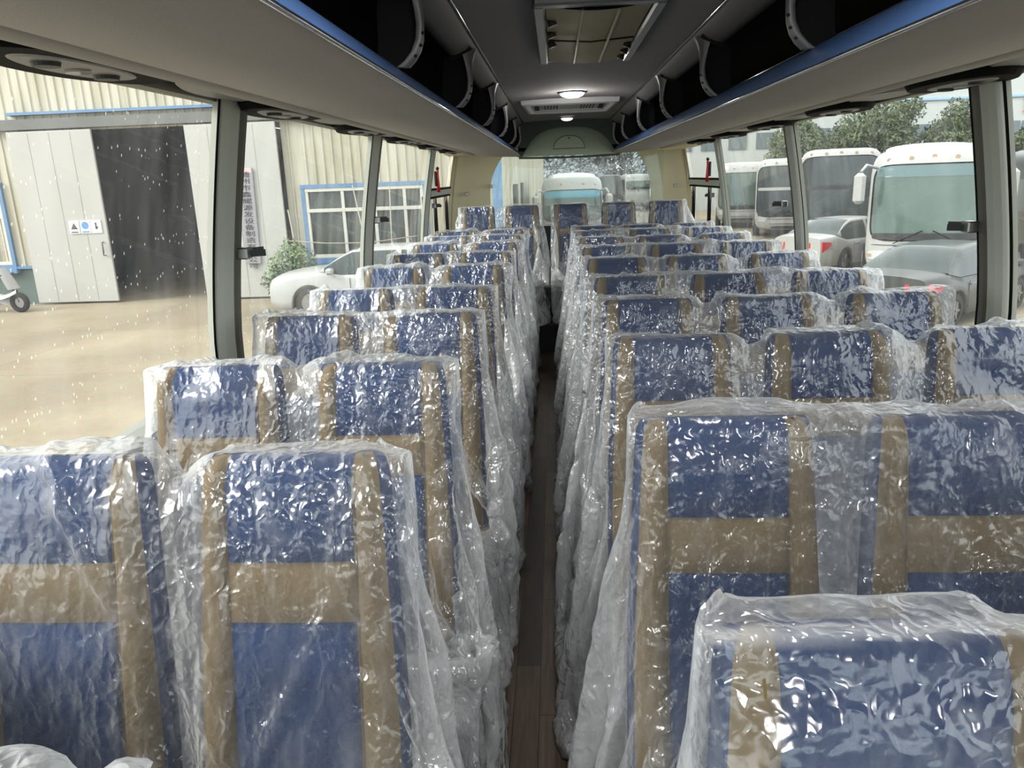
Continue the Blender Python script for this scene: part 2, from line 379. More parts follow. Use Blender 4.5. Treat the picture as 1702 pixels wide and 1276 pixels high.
# roof shell above ceiling
PY = {-1: [-1.55, .38, 2.31, 4.18, 6.10], 1: [-1.5, .5, 2.49, 4.48, 6.42]}
PEND = {-1: 7.45, 1: 7.98}
nwin = 1
for sd, nm in ((-1, 'left'), (1, 'right')):
    ye = PEND[sd]
    # lower wall with sill
    m = MB(); m.prism([(wx(sd, 0), 0), (wx(sd, .9), .9), (wx(sd, .9)+sd*.07, .9), (wx(sd, 0)+sd*.07, 0)], Y0, ye)
    m.box((wx(sd, .9)-sd*.012, (Y0+ye)/2, .905), (.07, ye-Y0, .02))
    struct(m, 'wall_'+nm, 'wall_plastic')
    # cantrail and roof side above the windows
    m = MB(); m.prism([(wx(sd, 1.74), 1.735), (wx(sd, 1.76)+sd*.05, 1.735), (wx(sd, 1.76)+sd*.03, 2.08), (wx(sd, 1.76)-sd*.0, 2.08)], Y0, ye)
    struct(m, 'trim_1' if sd < 0 else 'trim_2', 'wall_plastic')
    ys = [Y0]+PY[sd]+[ye]
    for i, y in enumerate(PY[sd]):
        # curved window pillar : pale inner face, dark flank
        zs = [.9+k*(1.76-.9)/12 for k in range(13)]
        wdt = .085 if y < 6 else .07
        m = MB()
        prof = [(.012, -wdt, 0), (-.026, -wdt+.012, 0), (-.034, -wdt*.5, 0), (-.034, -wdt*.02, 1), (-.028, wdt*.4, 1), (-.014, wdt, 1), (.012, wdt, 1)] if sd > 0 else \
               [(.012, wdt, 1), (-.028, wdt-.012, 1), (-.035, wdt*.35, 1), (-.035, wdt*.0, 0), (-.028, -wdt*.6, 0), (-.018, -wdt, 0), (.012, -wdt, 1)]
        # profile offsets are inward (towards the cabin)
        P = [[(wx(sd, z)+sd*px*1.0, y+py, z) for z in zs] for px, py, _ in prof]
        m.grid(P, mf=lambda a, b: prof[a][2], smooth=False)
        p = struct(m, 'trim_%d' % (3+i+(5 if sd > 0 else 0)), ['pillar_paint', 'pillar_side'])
        m = MB()
        for e in (-1, 1):
            ee = y+e*(wdt+.008)
            m.grid([[(wx(sd, z)+sd*.0-sd*.012, ee-.009, z) for z in zs], [(wx(sd, z)-sd*.012, ee+.009, z) for z in zs]], smooth=False)
        g = m.build('gasket', 'black_rubber', p)
    for i in range(len(ys)-1):
        a, b = ys[i]+(.07 if i else 0), ys[i+1]-(.07 if i < len(ys)-2 else 0)
        zs = [.9+k*(1.75-.9)/10 for k in range(11)]
        m = MB(); m.grid([[(wx(sd, z)+sd*.014, a-.02+(b-a+.04)*t, z) for z in zs] for t in (0, 1)])
        w = struct(m, 'window_%d' % nwin, 'bus_glass_wet' if (sd < 0 and i == 2) else 'bus_glass'); nwin += 1
        if i == len(ys)-2:
            # transom bar and sliding lower lights in black frames
            zt = 1.395; fm = MB()
            fm.box((wx(sd, zt)-sd*.005, (a+b)/2, zt), (.04, b-a+.02, .045), 0)
            fr_ = fm.build('transom', 'pillar_paint', w)
            fm = MB(); t = .022
            for z in (zt-.035, .93, zt+.032): fm.box((wx(sd, z)-sd*.0, (a+b)/2, z), (.03, b-a, .016), 0)
            for y in (a+.01, a+(b-a)*.45, b-.01): fm.box((wx(sd, 1.15), y, 1.15), (.03, t, .45), 0)
            for y in (a+.01, b-.005):
                fm.add([(wx(sd, zz)-sd*.01, y+d_, zz) for zz in (1.40, 1.75) for d_ in (-.01, .01)], [(0, 1, 3, 2)])
            fm.build('window_frame', 'black_rubber', w)
# front bulkhead with windscreen opening (behind the camera)
m = MB(); m.box((.17, Y0-.04, .4), (2.5, .06, .8)); m.box((.17, Y0-.04, 1.95), (2.5, .06, .26)); struct(m, 'wall_front', 'wall_plastic')
struct(MB().box((.17, Y0-.04, 1.31), (2.4, .008, 1.02)), 'window_%d' % nwin, 'bus_glass'); nwin += 1
# rear : beige corner panels sweeping round to the rear window
def rear_corner(sd):
    if sd < 0: pts = [(XL, 7.44), (XL+.015, 7.55), (XL+.06, 7.72), (XL+.16, 7.86), (-.72, 7.93), (-.66, 7.95)]
    else: pts = [(XR, 7.96), (XR-.01, 8.02), (XR-.05, 8.1), (XR-.14, 8.18), (1.06, 8.21), (.99, 8.21)]
    m = MB(); P = []
    zs = [.3+k*1.5/20 for k in range(21)]
    for i, (px, py) in enumerate(pts):
        e = i/(len(pts)-1)
        P.append([(px-sd*wo(z)*(1-e)-sd*(e**3)*.10*max(0, (z-1.35)/.3)**2, py, z) for z in zs])
    m.grid(P, 0)
    for z0 in (0,):   # raised seam bead near the side window
        m.tube([(pts[1][0]-sd*(wo(z)+.012), pts[1][1]+.05, z) for z in zs], .009, 0, 6)
    return m
struct(rear_corner(-1), 'wall_rear_left', 'beige_panel'); struct(rear_corner(1), 'wall_rear_right', 'beige_panel')
m = MB(); m.box((.16, 8.1, .45), (2.5, .06, 1.1)); m.box((.16, 8.1, 1.9), (2.5, .06, .34)); struct(m, 'wall_rear', 'dark_plastic')
struct(MB().box((.16, 8.12, 1.36), (1.9, .008, .8)), 'window_%d' % nwin, 'bus_glass')
# ceiling
m = MB(); n = 14
P = [[(XC-.40+.80*i/n, y, 1.955+.012*math.sin(math.pi*i/n)) for y in (Y0, 6.95)] for i in range(n+1)]
m.grid(P); m.box((.15, 2.75, 2.1), (2.55, 10.8, .03))
struct(m, 'ceiling', 'ceiling_cloth')
struct(MB().box((.16, 7.6, 1.73), (2.3, 1.3, .03)), 'ceiling_rear', 'beige_panel')
# raised platform under the rear bench
m = MB(); m.box((.17, 7.3, .24), (2.46, 1.64, .05)); m.box((.17, 7.32, .11), (2.46, 1.6, .22)); struct(m, 'floor_rear_platform', ['dark_plastic'])
m = MB(); m.box((-.08, 6.56, .42), (.34, .14, .32), 0, bev=.01); m.box((-.08, 6.485, .262), (.40, .06, .022), 1); m.box((-.08, 6.48, .5), (.36, .012, .012), 1)
tag(m.build('engine_cover', ['dark_plastic', 'dark_steel']), 'dark engine cover box at the rear end of the aisle below the middle seat', 'engine cover')
# ---------------------------------------------------------------- luggage racks
BY = {-1: [-1.3, -.26, .78, 1.80, 2.82, 3.84, 4.90, 6.02, 6.86], 1: [-1.3, -.27, .77, 1.80, 2.80, 3.82, 4.86, 5.98, 6.86]}
def rack(sd):
    X = (lambda d: XC-.5*.80+.0-d) if sd < 0 else (lambda d: XC+.5*.80-.03+d)
    # d = distance outward from the ceiling rail line
    ox = -.265 if sd < 0 else .485
    S = lambda d: ox+sd*d
    out = abs((wx(sd, 1.76))-ox)-.005
    nm = 'left' if sd < 0 else 'right'
    t = empty('luggage_rack', (0, 0, 0), label='long open overhead luggage rack with a blue edge strip above the %s windows' % nm, cat='luggage rack')
    d0 = .035 if sd < 0 else .03
    ys = [Y0+k*(6.95-Y0)/40 for k in range(41)]
    endc = lambda y: max(0, (y-6.6)/.35)**2
    belly = [(out, 1.775), (out-.02, 1.762), (.52, 1.715), (.432, 1.705), (.420, 1.714), (.408, 1.7015), (.2, 1.688), (d0+.03, 1.684), (d0, 1.69)]
    m = MB(); m.grid([[(S(d), y, z-.012*endc(y)) for y in ys] for d, z in belly]); m.build('rack_belly', 'rack_cloth', t)
    m = MB(); m.grid([[(S(out-.012), y, 1.764), (S(out-.03), y, 1.757)] for y in (Y0, 6.95)], smooth=False); m.build('belly_seam', 'seam', t)
    st = [(d0, 1.688), (d0+.004, 1.70), (d0+.02, 1.722), (d0+.04, 1.74), (d0+.056, 1.752), (d0+.07, 1.756), (d0+.08, 1.75)]
    m = MB(); m.grid([[(S(d), y, z) for y in (Y0, 6.93)] for d, z in st]); m.build('blue_edge_strip', 'blue_strip', t)
    m = MB()
    for d, z in ((d0-.003, 1.688), (d0+.070, 1.757)): m.tube([(S(d), Y0, z), (S(d), 6.94, z)], .004, 0, 6)
    m.build('chrome_edge', 'chrome', t)
    ins = [(d0+.08, 1.75), (d0+.12, 1.74), (.55, 1.775), (out-.02, 1.80), (out-.01, 2.06), (.30, 2.07), (.12, 1.99), (.085, 1.918)]
    m = MB(); m.grid([[(S(d), y, z) for y in (Y0, 6.95)] for d, z in ins], smooth=False); m.add([(S(d), 6.945, z) for d, z in ins], [tuple(range(len(ins)))]); m.build('rack_interior', 'rack_inside', t)
    fa = [(0, 1.955), (.006, 1.945), (.03, 1.925), (.06, 1.913), (.085, 1.908), (.09, 1.92)]
    m = MB(); m.grid([[(S(d), y, z) for y in ys] for d, z in fa]); m.build('rack_fascia', 'rack_fascia', t)
    m = MB(); m.tube([(S(-.004), Y0, 1.95), (S(-.004), 6.95, 1.95)], .0045, 0, 6); m.build('chrome_rail', 'chrome', t)
    # gaps between fascia panels
    for y in BY[sd]: MB().box((S(.05), y-.03, 1.914), (.085, .004, .012), 0, rot=Matrix.Rotation(sd*.42, 3, 'Y')).build('fascia_joint', 'seam', t)
    for k, y in enumerate(BY[sd]):
        if y > 6.5: br_w = .05
        path = [(.022, 1.936, .040), (.024, 1.915, .028), (.025, 1.89, .018), (.024, 1.86, .013), (.023, 1.83, .011), (.026, 1.80, .012), (.036, 1.775, .014), (.050, 1.757, .016), (.066, 1.744, .018)]
        # each bracket: a bowed silver strap whose face looks down the aisle, with a dark web behind
        m = MB(); loops = []
        for d, z, hw in path:
            c = Vector((S(d), y, z)); 
            a = Vector((sd*.70, -.72, 0))                     # width direction (turned towards the aisle)
            b = Vector((-sd*.72, -.70, 0))
            loops.append([c+a*hw, c+b*.008+a*hw*.5, c+b*.010, c+b*.008-a*hw*.5, c-a*hw, c-b*.006-a*hw*.6, c-b*.006+a*hw*.6, c+a*hw])
        m.grid(loops, smooth=True); br = m.build('bracket', 'silver_trim', t)
        m = MB()
        for d, z in ((.025, 1.812), (.031, 1.787), (.044, 1.766)):
            c = Vector((S(d), y, z))+Vector((-sd*.72, -.70, 0))*.011
            rot = Vector((0, 0, 1)).rotation_difference(Vector((-sd*.72, -.70, 0))).to_matrix()
            q = MB().disc((0, 0, 0), .0035, .004, 'Z', n=10)
            m.add([rot @ Vector(p)+c for p in q.v], q.f)
        m.build('screw', 'dark_steel', br)
        m = MB(); P = [[(S(d+.01), y+.012, z) for d, z, _ in path], [(S(d+.07+.03*math.sin(i/8*3.14)), y+.02, z+.004) for i, (d, z, _) in enumerate(path)]]
        m.grid(P); m.build('divider_web', 'rack_inside', br)
    # service panel pods along the outer lower edge
    return t
rack(-1); rack(1)
def pod(sd, y, label):
    """oval panel : flat pale wing plus dark-rimmed plate with air nozzles and lamp, hanging under the rack edge"""
    xo = wx(sd, 1.74)-sd*.02
    t = empty('service_panel', (xo-sd*.075, y, 1.757), label=label, cat='air vent panel', group='service panels under the %s luggage rack' % ('left' if sd < 0 else 'right'))
    sg = -1 if sd < 0 else 1
    def oval(cy_, a, b, h, z, ms):
        q = MB(); n = 28; vs = []; 
        rings = [(1, 0), (1, -h*.6), (.93, -h), (0.0, -h)]
        P = [[(math.cos(2*math.pi*k/n)*b*r_, cy_+math.sin(2*math.pi*k/n)*a*r_, z+hh) for r_, hh in rings] for k in range(n)]
        q.grid(P, closed_u=True, smooth=False); return q
    oval(.23, .26, .115, .040, 0, 0).build('panel_rim', 'black_rubber', t)
    oval(.22, .17, .058, .006, -.037, 0).build('panel_plate', 'pod_grey', t)
    oval(-.20, .24, .08, .016, -.004, 0).build('panel_wing', 'pod_grey', t)
    for dy in (.13, .31):
        nz = MB().disc((0.0, dy, -.046), .022, .008, 'Z', 0, 16, r2=.024).build('air_nozzle', 'dark_plastic', t)
    MB().disc((0.0, .22, -.046), .022, .006, 'Z', 0, 16).build('reading_lamp', 'clear_lens', t)
    return t
for k, y in enumerate([1.20, 2.28, 3.32, 4.35, 5.4, 6.4]):
    pod(-1, y, 'oval vent and reading lamp panel under the left luggage rack, %s from the front' % ORD[k])
for k, y in enumerate([1.30, 2.30, 3.30, 4.35, 5.4, 6.4]):
    pod(1, y-.06, 'oval vent and reading lamp panel under the right luggage rack, %s from the front' % ORD[k])
# headliner panel closing the racks at the rear
t = empty('rear_headliner', (.13, 6.95, 1.66), label='sage green moulded panel with a small hatch above the rear window', cat='ceiling panel')
def arch(w0, w1, z0, z1, n=26, k=3.0):
    pts = []
    for i in range(n+1):
        a = math.pi*i/n; c, s_ = math.cos(a), math.sin(a)
        x = math.copysign(abs(c)**(2/k), c); z = abs(s_)**(2/k)
        pts.append((x*(w0+(w1-w0)*z), z0+(z1-z0)*z))
    return pts
m = MB(); rect = [(-.43, 0), (-.43, .30), (.43, .30), (.43, 0)]
m.prism([(-.46, .01), (-.40, .27), (-.38, .33), (.38, .33), (.40, .27), (.46, .01)], .0, .04); m.build('panel_border', 'sage_border', t)
a = arch(.41, .30, .008, .245); P = []
for s_, dy in ((1, -.004), (.97, -.012), (.8, -.03), (.4, -.042), (.02, -.045)): P.append([(x*s_, dy, .008+(z-.008)*s_) for x, z in a])
m = MB(); m.grid(P); m.build('panel_face', 'sage_panel', t)
a = arch(.138, .115, 0, .105, 16, 2.6); h = empty; m = MB()
m.prism([(x, z+.065) for x, z in a], -.052, -.045, 1); hh = m.build('access_hatch', ['sage_panel', 'sage_panel'], t)
m = MB(); m.tube([(x, -.053, z+.065) for x, z in a]+[(a[0][0], -.053, .065)], .0022, 0, 5); m.build('hatch_seam', 'seam', hh)
m = MB(); m.disc((0, -.055, .15), .007, .006, 'Y'); m.build('hatch_lock', 'dark_steel', hh)
MB().tube([(-.44, -.006, 0), (-.2, -.02, -.006), (0, -.024, -.008), (.2, -.02, -.006), (.44, -.006, 0)], .009).build('bottom_edge', 'sage_border', t)
# roof escape hatch
t = empty('roof_hatch', (.13, 2.75, 1.955), label='beige roof escape hatch in a silver frame set into the ceiling', cat='roof hatch')
m = MB()
for x in (-.165, .165): m.box((x, 0, -.008), (.035, 1.06, .03), 0, bev=.006)
m.box((0, -.53, -.006), (.36, .05, .03), 0, bev=.006); m.box((0, .525, -.004), (.36, .014, .02), 0)
m.build('hatch_frame', 'steel', t)
m = MB(); nn = 20; P = [[(-.145+.29*i/nn, -.5+1.0*j/30, -.014-.010*math.sin(math.pi*i/nn)-.004*math.sin(6*j/30+i/6)) for j in range(31)] for i in range(nn+1)]
m.grid(P); pn = m.build('hatch_panel', 'hatch_beige', t)
m = MB()
for x in (-.045, .055): m.tube([(x, -.49, -.026), (x, .49, -.026)], .005, 0, 6)
m.build('panel_rib', 'hatch_rib', pn)
MB().tube([(-.14, -.02, -.022), (0, 0, -.029), (.14, -.01, -.021)], .003, 0, 5).build('panel_crease', 'knob_brown', pn)
for sx_ in (-1, 1):
    for y in ((-.33, -.14, .05) if sx_ < 0 else (.12, .25, .39)):
        MB().tube([(sx_*.135, y, -.012), (sx_*.128, y, -.032)], .013, 0, 10, rad=[.011, .015]).build('latch_knob', 'knob_brown', t)
# ceiling lamps and dome bezel
def lamp(y, r, glow, label):
    t = empty('ceiling_lamp', (.11, y, 1.964), label=label, cat='ceiling lamp')
    n = 28; P = [[(math.cos(2*math.pi*k/n)*rr, math.sin(2*math.pi*k/n)*rr, z) for rr, z in ((r*1.18, 0), (r*1.16, -.008), (r*1.02, -.012), (r, -.006))] for k in range(n)]
    MB().grid(P, closed_u=True).build('lamp_ring', 'chrome', t)
    P = [[(math.cos(2*math.pi*k/n)*rr, math.sin(2*math.pi*k/n)*rr, z) for rr, z in ((r, -.005), (r*.8, -.022), (r*.5, -.030), (r*.02, -.033))] for k in range(n)]
    MB().grid(P, closed_u=True).build('lamp_lens', glow, t); return t
lamp(4.68, .075, 'lamp_glow', 'lit round ceiling lamp in front of the grey speaker console')
lamp(6.62, .055, 'lamp_dim', 'small unlit round ceiling lamp just ahead of the rear headliner')
for yl_, en in ((-1.0, 15), (.95, 2.5)):     # fill lamps added out of view to brighten the near plastic
    lamp(yl_, .075, 'lamp_glow', 'added round fill lamp over the %s of the aisle' % ('front' if yl_ > 0 else 'driver end'))
    al = bpy.data.lights.new('ceiling_light', 'AREA'); al.shape = 'DISK'; al.size = .14; al.energy = en; al.color = (1, .985, .96)
    ao = bpy.data.objects.new('ceiling_light', al); ao.location = (.11, yl_, 1.915); C.objects.link(ao)
pl = bpy.data.lights.new('ceiling_light', 'POINT'); pl.energy = 1.3; pl.shadow_soft_size = .05; pl.color = (1, .96, .9)
po = bpy.data.objects.new('ceiling_light', pl); po.location = (.11, 4.68, 1.87); C.objects.link(po)
t = empty('ceiling_console', (.105, 5.42, 1.965), label='silver framed ceiling console with two perforated speaker grilles', cat='ceiling console')
def frame(w, d, w2, d2, z0, z1):
    o_ = [(-w, -d), (w, -d), (w*.93, d), (-w*.93, d)]; i_ = [(-w2, -d2), (w2, -d2), (w2*.93, d2), (-w2*.93, d2)]
    P = [[(a, b, z0), (a*.985, b*.97, z1), ((a+c)/2, (b+e)/2, z1-.006), (c, e, z1), (c*.985, e*.97, z0)] for (a, b), (c, e) in zip(o_, i_)]
    return MB().grid(P, closed_u=True, smooth=False)
frame(.31, .38, .255, .28, 0, -.03).build('console_frame', 'silver_frame', t)
MB().box((0, 0, -.006), (.5, .56, .012)).build('console_panel', 'pod_grey', t)
for x in (-.12, .12):
    m = MB().box((x, -.02, -.017), (.13, .34, .012), bev=.004)
    for i in range(5):
        for j in range(5): m.disc((x-.04+.02*i, -.14+.06*j, -.0235), .006, .004, 'Z', 1, n=8)
    m.build('speaker_grille', ['pod_grey', 'black_void'], t)
for x in (-.225, .225): MB().box((x*.97, 0, -.014), (.028, .5, .01)).build('console_slot', 'black_void', t)
# curtain holdbacks on the pillars
def clip(sd, x, y, z, label, flap=True):
    t = empty('curtain_holdback', (x, y, z), label=label, cat='curtain clip')
    MB().box((-sd*.018, 0, 0), (.035, .05, .036), bev=.004).build('clip_plate', 'steel', t)
    if flap:
        m = MB(); m.grid([[(-sd*(.03+.009*k), -.0+.03*k/5, zz) for zz in (-.013, .008)] for k in range(6)]); m.grid([[(-sd*(.03+.006*k), .015+.04*k/5, zz) for zz in (-.0, .015)] for k in range(6)])
        m.build('strap', 'dark_plastic', t)
for k, y in enumerate((2.36, 4.22, 6.25)): clip(-1, wx(-1, 1.3)+.03, y, 1.30, 'metal curtain clip on the %s visible left window pillar' % ORD[k].replace('front', 'first'))
for k, y in enumerate((2.56, 4.62, 6.70)): clip(1, wx(1, 1.3)-.03, y, 1.295, 'metal curtain clip on the %s visible right window pillar' % ORD[k].replace('front', 'first'))
clip(-1, -.90, 7.75, 1.355, 'small metal clip on the beige left rear corner panel', False)
clip(1, 1.24, 8.06, 1.36, 'small metal clip on the beige right rear corner panel', False)
clip(-1, -.66, 7.88, 1.42, 'small dark clip at the left edge of the rear window', False)
clip(1, .97, 8.12, 1.40, 'small dark clip at the right edge of the rear window', False)
def hammer(sd, y, label):
    x = wx(sd, 1.5)-sd*.045
    t = empty('emergency_hammer', (x, y, 1.50), label=label, cat='emergency hammer')
    MB().tube([(0, 0, .075), (0, -.004, .04), (-sd*.002, 0, -.04), (0, .004, -.095)], .011, 0, 8, rad=[.010, .009, .012, .014]).build('handle', 'red_plastic', t)
    m = MB(); m.tube([(0, -.035, .085), (0, 0, .09), (0, .035, .085)], .012, 0, 8, rad=[.006, .015, .006]); m.build('hammer_head', 'dark_plastic', t)
    MB().box((sd*.018, 0, .01), (.016, .05, .12), bev=.004).build('holder', 'dark_plastic', t)
hammer(-1, 6.34, 'red emergency hammer on the left rear window pillar'); hammer(1, 6.78, 'red emergency hammer on the right rear window pillar')
# ---------------------------------------------------------------- seats
def backrest_mb(z1=.94, z2=.847, top=1.095, zbot=.40):
    xb = .102
    def width(z): return .150+.018*max(0, min(1, (1.05-z)/.35))
    levels = [zbot, .46, .55, .66, .76, z2-.006, z2, z2+.006, (z1+z2)/2, z1-.006, z1, z1+.006, (z1+1.045)/2, 1.045]
    rows = [(z, 1.0, 0.0, z in (z1, z2)) for z in levels]
    for a in (15, 32, 50, 68, 84):
        rows.append((1.045+(top-1.045)*math.sin(R(a)), math.cos(R(a)), 1-math.cos(R(a)), False))
    def loop(z, k, e, gr):
        w = width(z)-.018*e; g = .007 if gr else 0
        fr = [(-w, .006), (-w+.010, -.030), (-w+.026, -.048), (-xb-.012, -.052), (-xb-.003, -.044), (-xb, -.034), (-xb+.003, -.040), (-xb+.016, -.046+g), (-.04, -.048+g), (.04, -.048+g), (xb-.016, -.046+g), (xb-.003, -.040), (xb, -.034), (xb+.003, -.044), (xb+.012, -.052), (w-.026, -.048), (w-.010, -.030), (w, .006)]
        bk = [(w-.008, .022), (w-.03, .030), (xb, .032), (0, .033), (-xb, .032), (-w+.03, .030), (-w+.008, .022)]
        yo = .2*(z-top)
        return [(x, y*k+.05+yo, z) for x, y in fr+bk]
    L = [loop(*r) for r in rows]; n = len(L[0])
    def mf(j, i):          # i = level, j = column segment
        z = (rows[i][0]+rows[min(i+1, len(rows)-1)][0])/2
        if j >= 17 or j == 0 or j == 16 or j == 15 and False:
            if j == 0 or j == 16: return 0
            if z > 1.05: return 1 if j in (18, 19, 22, 23) else 0
            return 0
        if j <= 5 or j >= 11: return 1
        return 1 if z2 < z < z1 else 0
    P = [[L[i][j] for i in range(len(L))] for j in range(n)]
    m = MB(); m.grid(P, closed_u=True, mf=mf)
    last = len(L)-1; o = len(m.v); m.add(L[last], [tuple(range(n))], 0); m.add(L[0], [tuple(range(n))[::-1]], 0)
    return m
def cushion_mb():
    xb = .112; w = .185
    xs = [(-w, -.05), (-w+.006, -.018), (-w+.022, -.002), (-xb-.014, 0), (-xb-.003, -.006), (-xb, -.013), (-xb+.003, -.008), (-xb+.02, -.002), (0, 0), (xb-.02, -.002), (xb-.003, -.008), (xb, -.013), (xb+.003, -.006), (xb+.014, 0), (w-.022, -.002), (w-.006, -.018), (w, -.05)]
    path = [(.02, .395, 1, 0), (-.02, .415, 1, 0), (-.12, .42, 1, 0), (-.25, .425, 1, 0), (-.34, .428, 1, 0), (-.385, .418, .8, -.6), (-.405, .395, .3, -1), (-.408, .36, 0, -1), (-.395, .315, 0, -1)]
    P = []
    for x, dz in xs: P.append([(x, y+(-dz*.9 if k2 < -.5 else 0), z+dz*k) for y, z, k, k2 in path])
    m = MB(); m.grid(P, mf=lambda i, j: 0 if 5 <= i <= 10 or i in (0, 15) else 1)
    m.box((0, -.19, .335), (.355, .40, .07), 0)
    return m
def make_seat(zs=1.0, b=(.94, .847)):
    t = empty('coach_seat', (0, 0, 0))
    backrest_mb(*b).build('backrest', ['blue_cloth', 'beige_cloth'], t)
    cushion_mb().build('seat_cushion', ['blue_cloth', 'beige_cloth'], t)
    MB().box((0, -.2, .285), (.36, .36, .03)).tube([(-.14, -.02, .29), (-.14, .0, .40)], .012).tube([(.14, -.02, .29), (.14, .0, .40)], .012).build('seat_frame', 'dark_steel', t)
    for s_ in (-1, 1):
        MB().tube([(s_*.12, -.06, .28), (s_*.12, -.03, .012)], .014).tube([(s_*.12, -.34, .28), (s_*.12, -.36, .012)], .014).tube([(s_*.12, .02, .012), (s_*.12, -.40, .012)], .012).build('leg', 'dark_steel', t)
    return t
LY = [.335, 1.055, 1.65, 2.315, 2.89, 3.62, 4.29, 4.94, 5.57, 6.10]
RY = [.58, 1.20, 1.88, 2.47, 3.06, 3.77, 4.43, 5.07, 5.68, 6.22]
LX = [-.405, -.79]; RX = [.30, .69, 1.09]
proto = make_seat(); KID[proto.name] = list(kids(proto)); used = [False]
def put(x, y, z, label, group):
    if not used[0]: o = proto; used[0] = True
    else: o = copy_tree(proto)
    o.location = (x, y, z); o.rotation_euler = (0, 0, R(rng0.uniform(-.8, .8)))
    tag(o, label, 'seat', group); return o
rng0 = random.Random(5)
for k, y in enumerate(LY):
    for x, w in zip(LX, ('aisle', 'window')):
        put(x-(.012, .012, .008)[k] if k < 3 else x, y, 0, 'blue and beige %s seat under plastic, left of the aisle, %s row%s' % (w, ORD[k], ' from the front' if k else ''), 'coach seats left of the aisle')
for k, y in enumerate(RY):
    for x, w in zip(RX, ('aisle', 'middle', 'window')):
        put(x-(.012, .022, .010)[k] if k < 3 else x, y, 0, 'blue and beige %s seat under plastic, right of the aisle, %s row%s' % (w, ORD[k], ' from the front' if k else ''), 'coach seats right of the aisle')
used[0] = True
proto = make_seat(1, (.885, .835)); KID[proto.name] = list(kids(proto)); used[0] = False
for x, w in zip((-.70, -.30, .135, .565, .985), ('leftmost', 'second from left', 'middle', 'fourth from left', 'rightmost')):
    put(x, 6.97, .155+.0, 'tall backed blue and beige seat of the raised rear bench, %s' % w, 'seats of the raised rear bench').location.z = .155
